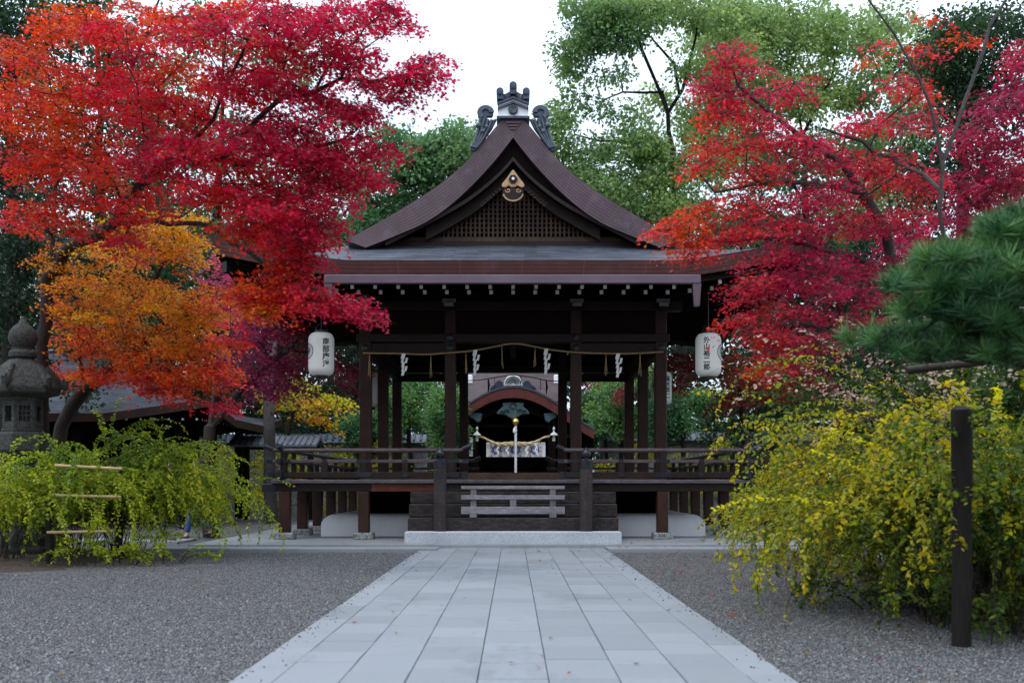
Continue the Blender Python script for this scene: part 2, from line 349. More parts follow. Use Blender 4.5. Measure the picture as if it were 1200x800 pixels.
# ================================================================== the setting: ground, path, terrace
GZ0 = -.03
def ground():
    mb = MB(); N = 40; xs = np.linspace(-1, 1, N); ax = np.sign(xs) * np.abs(xs) ** 2.2 * 420
    for j in range(N):
        for i in range(N): mb.v.append((ax[i], ax[j] + 25, GZ0))
    for j in range(N - 1):
        for i in range(N - 1): mb.f.append([j * N + i, j * N + i + 1, (j + 1) * N + i + 1, (j + 1) * N + i]); mb.m.append(0)
    struct(mb.build('ground', 'gravel'))
ground()
rng = np.random.default_rng(3)
def slabs(name, cols, y0, y1, lens, z0=-.12, z1=0, seed=1, gap=.006):
    """rows of separate stone slabs in one pavement; cols = list of (x0, x1)"""
    r = random.Random(seed); vs = []; fs = []; cc = []
    for (x0, x1) in cols:
        y = y0 - r.random() * lens[0]
        while y < y1:
            L = r.uniform(*lens); a, b_ = max(y, y0), min(y + L, y1); y += L
            if b_ - a < .06: continue
            t = r.choice([.39, .41, .42, .42, .43, .455, .37]) + r.uniform(-.014, .014); dz = r.uniform(-.004, .004)
            g = gap / 2; e = .004; k = len(vs)
            X0, X1, Y0, Y1 = x0 + g, x1 - g, a + g * 1.8, b_ - g * 1.8
            vs += [(X0, Y0, z0), (X1, Y0, z0), (X1, Y1, z0), (X0, Y1, z0), (X0, Y0, z1 - e), (X1, Y0, z1 - e), (X1, Y1, z1 - e), (X0, Y1, z1 - e),
                   (X0 + e, Y0 + e, z1 + dz), (X1 - e, Y0 + e, z1 + dz), (X1 - e, Y1 - e, z1 + dz), (X0 + e, Y1 - e, z1 + dz)]
            fs += [(k + 8, k + 9, k + 10, k + 11)]
            for q in range(4):
                w_ = (q + 1) % 4; fs += [(k + q, k + w_, k + 4 + w_, k + 4 + q), (k + 4 + q, k + 4 + w_, k + 8 + w_, k + 8 + q)]
            t *= .55; cc += [(t * .95, t, t * 1.055, 1)] * 12
    me = bpy.data.meshes.new(name); me.from_pydata(vs, [], fs); me.materials.append(MATS['paving'])
    at_ = me.color_attributes.new('col', 'FLOAT_COLOR', 'POINT'); at_.data.foreach_set('color', np.array(cc, dtype=np.float32).ravel())
    bm = bmesh.new(); bm.from_mesh(me); bmesh.ops.recalc_face_normals(bm, faces=bm.faces); bm.to_mesh(me); bm.free()
    return struct(link(name, me))
e = [-1.74, -1.47, -1.06, -.66, -.22, .22, .66, 1.06, 1.47, 1.74]
slabs('path', [(e[i], e[i + 1]) for i in range(1, 8)], 1.0, 20.78, (.38, .80), seed=5)
slabs('path_border', [(e[0], e[1]), (e[8], e[9])], 1.0, 20.78, (1.0, 1.7), seed=8)
mb = MB(); mb.box(-1.46, 1.46, 1, 20.7, -.2, -.03); struct(mb.build('path_bed', 'soil'))
# strip of kerb stones across the front, then the terrace the hall stands on
slabs('kerb_strip', [(-6.6 + i * 1.3, -6.6 + (i + 1) * 1.3) for i in range(4)] + [(1.75 + i * 1.3, 1.75 + (i + 1) * 1.3) for i in range(4)], 19.55, 20.35, (.8, .8), z0=-.2, z1=.03, seed=11)
slabs('terrace', [(-6.2 + i * 1.55, -6.2 + (i + 1) * 1.55) for i in range(8)], 20.36, 34.2, (2.2, 3.2), z0=-.2, z1=.06, seed=14)
slabs('side_walkway', [(-13 + i * 1.0, -12 + i * 1.0) for i in range(6)], 22.2, 23.6, (.7, .7), z0=-.2, z1=.02, seed=15)
slabs('side_walkway_right', [(7.2 + i * 1.0, 8.2 + i * 1.0) for i in range(7)], 24.0, 27.0, (.7, 1.5), z0=-.2, z1=.02, seed=16)
slabs('rear_walkway', [(-2, -1), (-1, 0), (0, 1), (1, 2)], 34.3, 38.2, (.8, 1.6), z0=-.2, z1=.03, seed=18)
mb = MB(); mb.box(-2.12, 2.12, 20.8, 22.3, -.1, .285); lo_ = mb.build('stone_landing', 'granite', None, .012); struct(lo_)
# planting beds left and right (soil with litter)
def bed(name, x0, x1, y0, y1, seed):
    r = np.random.default_rng(seed); n = 26; xs = np.linspace(x0, x1, n); ys = np.linspace(y0, y1, n); mb = MB()
    for j in range(n):
        for i in range(n):
            ed = min(i, j, n - 1 - i, n - 1 - j) / 4
            mb.v.append((xs[i] + r.normal() * .06, ys[j] + r.normal() * .06, GZ0 - .02 + min(1, ed) * (.06 + r.random() * .05)))
    for j in range(n - 1):
        for i in range(n - 1): mb.f.append([j * n + i, j * n + i + 1, (j + 1) * n + i + 1, (j + 1) * n + i]); mb.m.append(0)
    struct(mb.build(name, 'soil', None, 0, True))
bed('planting_bed', 4.1, 11, 6.5, 18, 1); bed('planting_bed_left', -14, -6.3, 14.8, 20.5, 2)

# ================================================================== the worship hall
AX = 0.0
hall = thing('worship_hall', 'dark timber open-sided shrine hall with curved gabled roof at the path end', 'shrine hall', (0, 27.45, .06))
YC, EV = 27.45, 6.08           # centre of the square plan, half width to the eaves
EY = YC - EV                   # front eave 21.37
def g(s):                      # concave roof rise over the distance from the eaves
    return 5.70 + .27 * s + .030 * s * s
def lift(x, y):
    a = min(1, max(0, (abs(x) - 3.3) / 2.78)); b_ = min(1, max(0, (abs(y - YC) - 3.3) / 2.78))
    m1, m2 = max(a, b_), min(a, b_)
    return .47 * (a * b_) ** 1.25 * 1.0 if True else 0
def roof_lower():
    mb = MB(); n = 64; cs = np.concatenate([np.linspace(-EV, -3.2, 20), np.linspace(-3.1, 3.1, 9), np.linspace(3.2, EV, 20)]); n = len(cs)
    th = .33
    def top(x, y): s = min(EV - abs(x), EV - abs(y - YC)); return g(min(s, 2.62)) + lift(x, y)
    for k in (0, 1):
        for j in range(n):
            for i in range(n):
                x, y = cs[i], YC + cs[j]; sc = 1 if k == 0 else .985
                mb.v.append((x * sc, YC + cs[j] * sc, top(x, y) - k * th))
    for j in range(n - 1):
        for i in range(n - 1):
            q = [j * n + i, j * n + i + 1, (j + 1) * n + i + 1, (j + 1) * n + i]
            x0, y0 = cs[i] + cs[i + 1], cs[j] + cs[j + 1]
            if abs(x0) > abs(y0): mb.uv[len(mb.f)] = [(YC + cs[jj], EV - abs(cs[ii])) for ii, jj in ((i, j), (i + 1, j), (i + 1, j + 1), (i, j + 1))]
            else: mb.uv[len(mb.f)] = [(cs[ii], EV - abs(cs[jj])) for ii, jj in ((i, j), (i + 1, j), (i + 1, j + 1), (i, j + 1))]
            mb.f.append(q); mb.m.append(0)
            mb.f.append([k + n * n for k in q][::-1]); mb.m.append(2)
    ring = [(i, 0) for i in range(n)] + [(n - 1, j) for j in range(1, n)] + [(i, n - 1) for i in range(n - 2, -1, -1)] + [(0, j) for j in range(n - 2, 0, -1)]
    L = 0
    for a in range(len(ring)):
        p, q = ring[a], ring[(a + 1) % len(ring)]; ip, iq = p[1] * n + p[0], q[1] * n + q[0]
        l2 = L + math.dist(mb.v[ip][:2], mb.v[iq][:2])
        mb.uv[len(mb.f)] = [(L, 0), (l2, 0), (l2, .33), (L, .33)]
        mb.f.append([ip, iq, iq + n * n, ip + n * n]); mb.m.append(1); L = l2
    return mb.build('lower_roof', ['roof_front', 'roof_edge', 'wood_dark'], hall)
def uvroof(name, a, b_):
    m = roof_mat(name, a, b_, 1, .5, .21, 'UV', .68); return m
uvroof('roof_front', (.03, .034, .044), (.072, .08, .098))
roof_lower()
# gable: curves read off the photograph at the verge plane, mirrored
VD = 23.2
def cv(pts): return [(dx * VD / F, ZX(y, VD)) for dx, y in pts]
def samp(pts, n=26):
    xs = np.array([p[0] for p in pts]); zs = np.array([p[1] for p in pts]); t = np.linspace(xs[0], xs[-1], n)
    # smooth through a local quadratic fit
    out_ = []
    h = (xs[-1] - xs[0]) / 5
    for x in t:
        w_ = np.exp(-((xs - x) / h) ** 2); c_ = np.polyfit(xs, zs, 2, w=np.sqrt(w_)); out_.append((x, np.polyval(c_, x)))
    return out_
c_out = samp(cv([(0, 131), (14, 140), (21.5, 149), (42.5, 179), (63.5, 199), (96.5, 223.7), (138, 250), (180, 273.7), (197, 282.5)]))
c_in = samp(cv([(0, 161), (21.5, 188), (55, 223.7), (96.5, 257), (138, 276), (160, 285), (173, 290)]))
c_haf = samp(cv([(0, 187), (14, 203), (46, 230), (84, 253), (117, 270), (150, 287)]))
c_lat = samp(cv([(0, 200), (14, 214), (40, 238), (70, 257), (104, 276)]))
def mir(c): return [(-x, z) for x, z in c[::-1]] + list(c[1:])
def at_curve(c, x):
    x = abs(x); xs = [p[0] for p in c]; zs = [p[1] for p in c]; return float(np.interp(x, xs, zs))
RY = 2 * YC - VD               # rear verge plane
def gable_roof():
    o_, i_ = c_out, c_in
    mb = MB(); mb.strip(mir(o_), mir(i_), VD + .36, RY - .36, 0, top=0, bot=1)
    mb.build('main_roof', ['roof_slate', 'wood_dark'], hall)
    up = [(x, z + .022) for x, z in o_]
    for y0, y1 in ((VD, VD + .36), (RY - .36, RY)):
        for sgn in (-1, 1):
            A = [(sgn * x, z) for x, z in up]; B = [(sgn * x, z) for x, z in i_]
            A[0] = (0, A[0][1]); B[0] = (0, B[0][1])
            mb = MB(); mb.strip(A, B, y0, y1, 0, top=0); mb.build('verge', 'verge_copper', hall)
    for yb, sy in ((VD + .14, 1), (RY - .14, -1)):
        for sgn in (-1, 1):
            A = [(sgn * x, z - .01) for x, z in i_[:]]; B = [(sgn * x, z) for x, z in c_haf]
            A = [(sgn * x, at_curve(i_, x)) for x, z in c_haf]
            mb = MB(); mb.strip(A, B, *sorted((yb, yb + sy * .1))); mb.build('bargeboard', 'wood_dark', hall)
            A2 = [(x, z + .09) for x, z in B]; B2 = [(x, z + .0) for x, z in B]
            mb = MB(); mb.strip(A2, B2, *sorted((yb - sy * .05, yb - sy * .002))); mb.build('bargeboard_moulding', 'wood_beam', hall)
            # inner hanging rafter board, set further in
            A3 = [(sgn * x, at_curve(c_haf, x) + .05) for x, z in c_lat]; B3 = [(sgn * x, z) for x, z in c_lat]
            mb = MB(); mb.strip(A3, B3, *sorted((yb + sy * .30, yb + sy * .42))); mb.build('inner_bargeboard', 'wood_beam', hall)
gable_roof()
def gable_wall(yw, sy):
    lat = thing_part = MB()
    x = -1.95; zb = ZX(278, 23.9)
    lat = MB()
    k = 0
    while x <= 1.951:
        zt = at_curve(c_lat, x) + .1
        if zt > zb + .08: lat.box(x - .022, x + .022, *sorted((yw, yw + sy * .045)), zb, zt)
        x += .1
    z = zb + .12
    while z < zb + 1.35:
        xs = [t for t in np.linspace(0, 2, 200) if at_curve(c_lat, t) + .05 > z]; xm = max(xs) if xs else 0
        if xm > .1: lat.box(-xm, xm, *sorted((yw + sy * .048, yw + sy * .08)), z - .018, z + .018)
        z += .104
    lat.build('gable_lattice', 'wood_lattice', hall)
    bk = MB(); n = 20; xs = np.linspace(-3.2, 3.2, n); poly = [(x_, at_curve(c_haf, x_) + .15) for x_ in xs]
    bk.prism([(-3.2, 6.35), (3.2, 6.35)] + poly[::-1], *sorted((yw + sy * .16, yw + sy * .2))); bk.build('gable_backing', 'wood_dark', hall)
    b1 = MB(); b1.box(-2.55, 2.55, *sorted((yw - sy * .06, yw + sy * .1)), zb - .12, zb - .003); b1.build('gable_beam', 'wood_lattice', hall, .01)
    b2 = MB(); b2.box(-3.0, 3.0, *sorted((yw - sy * .12, yw + sy * .1)), zb - .25, zb - .123); b2.build('gable_sill', 'wood_beam', hall, .01)
gable_wall(23.9, 1); gable_wall(2 * YC - 23.9, -1)
def arcpts(cx, cz, r, a0, a1, n=14, rz=None): return [(cx + r * math.cos(R(a0 + (a1 - a0) * i / n)), cz + (rz or r) * math.sin(R(a0 + (a1 - a0) * i / n))) for i in range(n + 1)]
def gegyo():
    y = VD + .02; px = lambda dx, yy: (dx * VD / F, ZX(yy, VD))
    right = [(0, 198), (3, 202), (8, 209), (12.5, 214.5), (13.5, 217), (12.5, 219), (9, 219.5), (5, 217), (2.5, 219)]
    poly = [px(a, b_) for a, b_ in right] + [px(-a, b_) for a, b_ in right[::-1][:-1]]
    root = MB().prism(poly, y, y + .09).build('gable_pendant', 'wood_pale', hall, .012)
    low = [(0, 220), (3, 220), (6, 224), (9, 220), (12, 222), (12.4, 227), (10, 232), (5, 235.5), (0, 236.5)]
    poly = [px(a, b_) for a, b_ in low] + [px(-a, b_) for a, b_ in low[::-1][1:-1]]
    MB().prism(poly, y - .01, y + .08).build('pendant_scroll', 'wood_carved', root, .01)
    rim = [(px(math.cos(R(a)) * 11.6, 226 - math.sin(R(a)) * 9.5)) for a in range(190, 351, 10)]
    MB().tube([(a, y - .02, b_) for a, b_ in rim], .018, 6).build('pendant_rim_light', 'wood_pale', root, 0, True)  # pale tube stands in for rim light along the dark scroll's edge
    for sx in (-1, 1):
        c = [(sx * (6 + 3.2 * (1 - t) * math.cos(t * 8)) * VD / F, ZX(223 + 3.2 * (1 - t) * math.sin(t * 8), VD)) for t in np.linspace(0, .9, 18)]
        MB().tube([(a, y - .02, b_) for a, b_ in c], .013, 5).build('pendant_curl', 'wood_pale', root, 0, True)
    z0 = ZX(210, VD)
    hx = [(.10 * math.cos(R(a)), z0 + .10 * math.sin(R(a))) for a in range(0, 360, 60)]
    MB().prism(hx, y - .04, y).build('pendant_boss', 'wood_carved', root, .008)
    MB().prism([(.03 * math.cos(R(a)), z0 + .03 * math.sin(R(a))) for a in range(0, 360, 30)], y - .08, y - .04).build('boss_pin', 'white_paint', root)
    # carved fins along the bargeboards
    for sx in (-1, 1):
        mb = MB()
        for t in range(7):
            cx = sx * (15 + t * 3.6); cy = 220 + t * 3.1
            mb.tube([(cx * VD / F + .055 * math.cos(q) * (1 - q / 9), VD + .09, ZX(cy, VD) + .055 * math.sin(q) * (1 - q / 9)) for q in np.linspace(0, 7, 14)], .016, 5)
        mb.build('pendant_fin', 'wood_carved', root, 0, True)
gegyo()
def onigawara(yf, sy):
    zr = ZX(139, VD)      # top of the gable
    px = lambda dx, yy: (dx * VD / F, ZX(yy, VD))
    y0, y1 = sorted((yf, yf + sy * .5))
    yf0, yf1 = sorted((yf - sy * .05, yf))
    body = MB().prism([px(-18, 138), px(18, 138), px(17, 128), px(17, 121), px(0, 114), px(-17, 121), px(-17, 128)], y0, y1).build('ridge_end_block', 'plaster', hall, .01)
    MB().prism([px(-19.5, 137), px(19.5, 137), px(19, 140), px(-19, 140)], y0 - .05, y1 + .05).build('ridge_end_base', 'tile_ridge', body, .006)
    for k, yy in enumerate((123, 117.5)):
        A = [px(-18, yy + 4), px(0, yy - 3), px(18, yy + 4)]; B = [px(-18, yy + 6.4), px(0, yy - .6), px(18, yy + 6.4)]
        MB().strip(A, B, yf0 - .02, yf1 + .3 if sy > 0 else yf1 + .02).build('chevron_tile', 'tile_ridge', body)
    A = [px(-18, 120), px(-9, 116.5), px(0, 112), px(9, 116.5), px(18, 120)]; B = [px(-18, 114), px(-9, 111), px(0, 106), px(9, 111), px(18, 114)]
    MB().strip(B, A, y0 - .03, y1 + .03).build('cap_tile', 'tile_ridge', body)
    for dx, yy, rr in ((0, 102.5, 4.3), (-15.3, 109.5, 4.2), (15.3, 109.5, 4.2)):
        r = rr * VD / F; X, Z = px(dx, yy)
        mb = MB(); mb.tube([(X, yf - sy * .12, Z), (X, yf + sy * .5, Z)], r, 16)
        mb.tube([(X, yf - sy * .135, Z), (X, yf - sy * .118, Z)], r * .7, 14)
        z2 = ZX(118 if dx else 112, VD); mb.box(X - r * .85, X + r * .85, *sorted((yf - sy * .09, yf + sy * .3)), z2, Z)
        mb.build('roll_tile', 'tile_ridge', body, 0, True)
    for sx in (-1, 1):
        mb = MB()
        for q in (.25, .5, .75):
            mb.tube([(sx * (4.5 + 5 * (1 - t) * 2) * VD / F * .55 + sx * .045, yf - sy * .03, ZX(113.5 - 3 * abs(2 * t - 1) ** 2 + q * 4, VD)) for t in np.linspace(0, 1, 9)], .018, 5)
        mb.build('wave_moulding', 'tile_ridge', body, 0, True)
    X, Z = 0, ZX(129.5, VD); r = 5.7 * VD / F
    mb = MB(); mb.tube([(0, yf - sy * .06, Z), (0, yf + sy * .02, Z)], r, 24); mb.build('crest_disc', 'tile_ridge', body, .008)
    mb = MB(); t = [(r * .72 * math.cos(R(a)), yf - sy * .064, Z + r * .72 * math.sin(R(a))) for a in range(0, 361, 15)]; mb.tube(t, .014, 5)
    mb.tube([(r * .36 * math.cos(R(a)), yf - sy * .064, Z + r * .36 * math.sin(R(a))) for a in range(0, 361, 20)], .014, 5); mb.build('crest_ring', 'tile_dark', body, 0, True)
    # curling wave fins either side
    for sx in (-1, 1):
        outl = [(19, 139), (22, 139.5), (24.5, 141), (27.5, 141), (29.5, 139), (29, 136.5), (26.5, 136.8), (24.8, 137), (23, 135), (22.6, 131), (24.5, 127), (28, 124.6), (32.5, 124.4), (36, 127), (38.5, 131), (38.8, 136), (36.8, 141),
                (39.5, 144), (40.3, 148), (38.5, 151.5), (40, 155), (41.5, 160), (43.5, 166), (47.5, 171.5), (46.5, 176), (42.5, 177.5), (37.5, 173.5), (30, 160), (24, 150.5)]
        poly = [px(sx * (19 + (a - 19) * 1.13), b_) for a, b_ in outl]
        fin = MB().prism(poly, *sorted((yf + sy * .02, yf + sy * .14))).build('wave_fin', 'tile_ridge', body, .02, False, 2)
        mb = MB()
        for k, rr in enumerate((8.2, 6.6, 5.0)):
            pts = [(sx * (32.2 + rr * math.cos(R(a)) * 1.05) * VD / F, yf - sy * .0, ZX(132.2 - rr * math.sin(R(a)) * .9, VD)) for a in range(-60, 186, 12)]
            mb.tube(pts, .026, 6)
        for k in range(4):
            pass
            w_ = (.12, .38, .63, .88)[k]; Eo = np.array([(38, 139), (39.3, 147), (40.5, 156), (43, 166), (46, 172.5)]); Ei = np.array([(22.5, 141), (25.5, 150.5), (30.5, 160), (35.5, 168), (40, 174)])
            M_ = Eo * (1 - w_) + Ei * w_; tt_ = np.linspace(0, 4, 13); ax_, ay_ = np.interp(tt_, range(5), M_[:, 0]), np.interp(tt_, range(5), M_[:, 1])
            mb.tube([(sx * (19 + (a - 19) * 1.13) * VD / F, yf, ZX(b_, VD)) for a, b_ in zip(ax_, ay_)], .032, 6)
        for (a, b_, rr) in ((40.2, 147.5, 3.9), (31, 149, 3.0), (35.6, 154.5, 3.1)):
            X, Z = px(sx * a, b_)
            mb.lathe([(.001, -rr * VD / F)] + [(rr * VD / F * math.cos(R(t)), rr * VD / F * math.sin(R(t))) for t in range(-70, 71, 20)] + [(.001, rr * VD / F)], (X, yf + sy * .0, Z), 12)
        mb.build('wave_relief', 'tile_dark', fin, 0, True)
onigawara(VD - .02, 1); onigawara(RY + .02, -1)
# ridge along the top
mb = MB(); mb.prism([(-.30, 9.12), (.30, 9.12), (.26, 9.42), (.15, 9.56), (-.15, 9.56), (-.26, 9.42)], VD + .45, RY - .45); mb.build('ridge', 'tile_dark', hall)
# stepped copper cap under the ridge end, front
for sy, yv in ((-1, VD), (1, RY)):
    mb = MB()
    for k in range(3):
        w_ = (9.5 - k * 2.6) * VD / F; z = ZX(143 + k * 3.4, VD); mb.prism([(-w_, z), (w_, z), (w_ * .8, z - .04), (-w_ * .8, z - .04)], *sorted((yv + sy * .002, yv + sy * (.03 - .006 * k))))
    mb.build('verge_cap', 'verge_copper', hall)

# ---- eaves: gutter, rain chutes, rafters
gd = EY - .02
mb = MB(); mb.box(XX(381, gd), XX(820, gd), gd - .15, gd - .005, ZX(333.5, gd), ZX(323.5, gd)); gut = mb.build('gutter', 'copper_flash', hall, .012)
for X in (XX(815.5, gd), XX(386, gd)):
    mb = MB(); z1, z0 = ZX(333.6, gd), ZX(360, gd); a, b_ = .085, .055
    vs = [(X - a, gd - .14, z1), (X + a, gd - .14, z1), (X + a, gd - .02, z1), (X - a, gd - .02, z1), (X - b_, gd - .12, z0), (X + b_, gd - .12, z0), (X + b_, gd - .03, z0), (X - b_, gd - .03, z0)]
    mb.add(vs, [(0, 1, 2, 3), (7, 6, 5, 4), (0, 4, 5, 1), (1, 5, 6, 2), (2, 6, 7, 3), (3, 7, 4, 0)]); mb.build('rain_chute', 'copper_flash', gut, .006)
def rafters():
    sl = .17
    for row, (d0, z0, sp, n, w_, h) in enumerate(((21.9, 5.262, .472, 12, .070, .078), (22.8, 5.315, .472, 10, .076, .088))):
        for sgn in (-1, 1):
            for k in range(-n, n + 1):
                x = k * sp; y0 = d0 if sgn < 0 else 2 * YC - d0; y1 = 24.3 if sgn < 0 else 2 * YC - 24.3
                lz = lift(x, EY + .3) * (1 if row == 0 else .8)
                dz = sl * abs(y1 - y0)
                vs = []
                for (yy, zz) in ((y0, z0 + lz), (y1, z0 + dz + lz * .3)):
                    vs += [(x - w_ / 2, yy, zz - h / 2), (x + w_ / 2, yy, zz - h / 2), (x + w_ / 2, yy, zz + h / 2), (x - w_ / 2, yy, zz + h / 2)]
                mb = MB(); mb.add(vs, [(0, 1, 2, 3)], 1); b0 = 0
                for f in ((4, 7, 6, 5), (0, 4, 5, 1), (1, 5, 6, 2), (2, 6, 7, 3), (3, 7, 4, 0)): mb.f.append(list(f)); mb.m.append(0)
                if sgn < 0: mb.build('rafter', ['wood_dark', 'white_paint'], hall)
                else: back.append((mb.v, mb.f, mb.m))
back = []
rafters()
def merged(lst, name, mats):
    mb = MB()
    for v, f, m_ in lst:
        b_ = len(mb.v); mb.v += v; mb.f += [[b_ + i for i in q] for q in f]; mb.m += m_
    o = mb.build(name, mats, hall); return o
rb = merged(back, 'rear_rafters', ['wood_dark', 'white_paint'])
side = []
for sx in (-1, 1):
    for k in range(-24, 25):
        y = YC + k * .236; x0, x1 = sx * 5.6, sx * 3.4; lz = lift(5.8, y); mb = MB(); w_ = .08
        vs = []
        for (xx, zz) in ((x0, 5.27 + lz), (x1, 5.27 + .17 * 2.2 + lz * .3)):
            vs += [(xx, y - w_ / 2, zz - .05), (xx, y + w_ / 2, zz - .05), (xx, y + w_ / 2, zz + .05), (xx, y - w_ / 2, zz + .05)]
        mb.add(vs, [(0, 1, 2, 3)], 1)
        for f in ((4, 7, 6, 5), (0, 4, 5, 1), (1, 5, 6, 2), (2, 6, 7, 3), (3, 7, 4, 0)): mb.f.append(list(f)); mb.m.append(0)
        side.append((mb.v, mb.f, mb.m))
    merged(side, 'side_rafters', ['wood_dark', 'white_paint']); side = []
# eave boards above the rafters, following the lift
for sgn in (-1, 1):
    for ax_ in 'xy':
        A, B = [], []; mb = MB(); n = 33
        for i in range(n):
            t = -5.75 + 11.5 * i / (n - 1); l = lift(t, YC + 5.8); A.append((t, 5.40 + l)); B.append((t, 5.315 + l))
        mb.strip(A, B, -.06, .06)
        yy = sgn * 5.62
        mb.v = [(v[0], YC + yy + v[1], v[2]) if ax_ == 'x' else (yy + v[1], YC + v[0], v[2]) for v in mb.v]
        mb.build('eave_board', 'wood_beam' if ax_ == 'x' else 'wood_beam_side', hall)
# hip rafters at the corners
for sx in (-1, 1):
    for sy in (-1, 1):
        mb = MB(); p0 = Vector((sx * 3.2, YC + sy * 3.2, 5.55)); p1 = Vector((sx * 5.85, YC + sy * 5.85, 5.62))
        for a, b_ in ((p0, p1),):
            dr = (b_ - a).normalized(); nn = Vector((-dr.y, dr.x, 0)) * .09
            vs = [a + nn - Vector((0, 0, .14)), a - nn - Vector((0, 0, .14)), a - nn + Vector((0, 0, .1)), a + nn + Vector((0, 0, .1)), b_ + nn - Vector((0, 0, .12)), b_ - nn - Vector((0, 0, .12)), b_ - nn + Vector((0, 0, .1)), b_ + nn + Vector((0, 0, .1))]
            mb.add(vs, [(0, 1, 2, 3), (0, 4, 5, 1), (1, 5, 6, 2), (2, 6, 7, 3), (3, 7, 4, 0)], 0); mb.f.append([4, 7, 6, 5]); mb.m.append(1)
        mb.build('hip_rafter', ['wood_dark', 'wood_beam'], hall)
# ---- columns and head beams
CXS = (-3.34, -1.42, 1.42, 3.34); CYS = (24.2, 27.45, 30.7)
for iy, y in enumerate(CYS):
    for ix, x in enumerate(CXS):
        if iy == 1 and ix in (1, 2): continue
        h = .13 if ix in (0, 3) else .125
        mb = MB(); mb.box(x - h, x + h, y - h, y + h, .55, 5.25); mb.build('column', 'wood_post', hall, .018)
def ringbeam(name, z0, z1, t, mat, prj=0, mid=False):
    for y in (24.2, 30.7):
        mb = MB()
        e0 = 3.34 + .13 + prj
        mb.box(-e0, e0, y - t, y + t, z0, z1); mb.build(name, mat, hall, .01)
    for x in (-3.34, 3.34):
        mb = MB(); mb.box(x - t + .003, x + t - .003, 24.2 + t + .002, 30.7 - t - .002, z0 + .003, z1 - .003); mb.build(name, mat + '_side' if mat == 'wood_beam' else mat, hall, .01)
for y in (24.2, 30.7):
    for s in (-1, 1):
        mb = MB(); mb.box(*sorted((s * 1.30, s * 3.47)), y - .085, y + .085, 4.17, 4.40); mb.build('head_beam', 'wood_beam', hall, .01)
for x in (-3.34, 3.34):
    mb = MB(); mb.box(x - .082, x + .082, 24.2 + .087, 30.7 - .087, 4.173, 4.397); mb.build('head_beam', 'wood_beam_side', hall, .01)
ringbeam('upper_head_beam', 4.425, 4.61, .15, 'wood_beam', .06)
ringbeam('wall_panel', 4.61, 5.12, .05, 'wood_panel')
ringbeam('wall_plate', 5.13, 5.34, .14, 'wood_beam', .35)
for x in (-1.9, 0, 1.9):
    mb = MB(); mb.box(x - .08, x + .08, 24.2 + .2, 30.7 - .2, 4.72, 4.92); mb.build('ceiling_beam', 'wood_dark', hall)
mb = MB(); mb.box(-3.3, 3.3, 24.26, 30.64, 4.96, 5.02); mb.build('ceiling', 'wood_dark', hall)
for x in (-3.2, 3.2):                                   # braces under the side beams
    s = 1 if x > 0 else -1
    for y in (27.0, 30.2): pass
# column-top brackets with white painted ends
for x in CXS:
    for y, s in ((24.2, -1), (30.7, 1)):
        mb = MB(); mb.box(x - .11, x + .11, *sorted((y + s * .1, y + s * .62)), 5.14, 5.24, 0, {2 if s < 0 else 3: 1}); mb.box(x - .15, x + .15, *sorted((y + s * .1, y + s * .5)), 5.243, 5.34, 0, {2 if s < 0 else 3: 1})
        mb.build('bracket', ['wood_beam', 'wood_grey'], hall, .01)
# dark metal bosses on the head beams
for x in CXS:
    for z in ((4.285,) if abs(x) > 2 else (4.285, 4.52)):
        pr = [(.001, 0)] + [(.085 * math.cos(R(a)), .0) for a in (60, 30)] + [(.085, 0), (.085, .02), (.07, .045), (.04, .06), (.001, .064)]
        k = MB(); k.lathe(pr, (0, 0, 0), 14); yb = 24.2 - (.131 if z < 4.4 else .151)
        k.v = [(x + v[0], yb - v[2], z + v[1]) for v in k.v]; k.build('boss', 'verdigris', hall, 0, True)
# ---- veranda
VY0, VY1 = 22.42, 32.4; VX = 5.0
mb = MB(); mb.box(-3.45, 3.45, 24.0, 30.9, 1.302, 1.48); mb.build('hall_floor', 'wood_floor', hall, .01)
for (a, b_, c_, d_) in ((-VX, VX, VY0 + .05, 23.99), (-VX, VX, 30.91, VY1), (-VX, -3.46, 24.0, 30.9), (3.46, VX, 24.0, 30.9)):
    mb = MB(); mb.box(a, b_, c_, d_, 1.235, 1.30); mb.build('veranda_floor', 'wood_beam_side', hall)
for y0, y1 in ((VY0 - .03, VY0 + .048), (VY1 + .002, VY1 + .08)):
    mb = MB(); mb.box(-VX - .08, VX + .08, y0, y1, 1.232, 1.312); mb.build('veranda_edge', 'wood_sill', hall, .012)
for x0 in (-VX - .08, VX + .002):
    mb = MB(); mb.box(x0, x0 + .078, VY0 + .05, VY1, 1.234, 1.310); mb.build('veranda_edge', 'wood_rail_side', hall, .012)
PX = (-4.82, -3.15, 3.15, 4.82); PYs = [22.55 * k for k in (1, 1.084, 1.168, 1.252, 1.336, 1.42)]
spots = [(x, PYs[0]) for x in PX] + [(s * 4.82, y) for s in (-1, 1) for y in PYs[1:]] + [(-3.15, PYs[-1]), (0, PYs[-1]), (3.15, PYs[-1])]
for x, y in spots:
    mb = MB(); mb.box(x - .115, x + .115, y - .115, y + .115, .2, 1.06); po = mb.build('veranda_post', 'wood_post', hall, .015)
    mb = MB(); mb.box(x - .21, x + .21, y - .2, y + .2, .05, .2); mb.build('post_base', 'granite_old', hall, .03, False, 2)
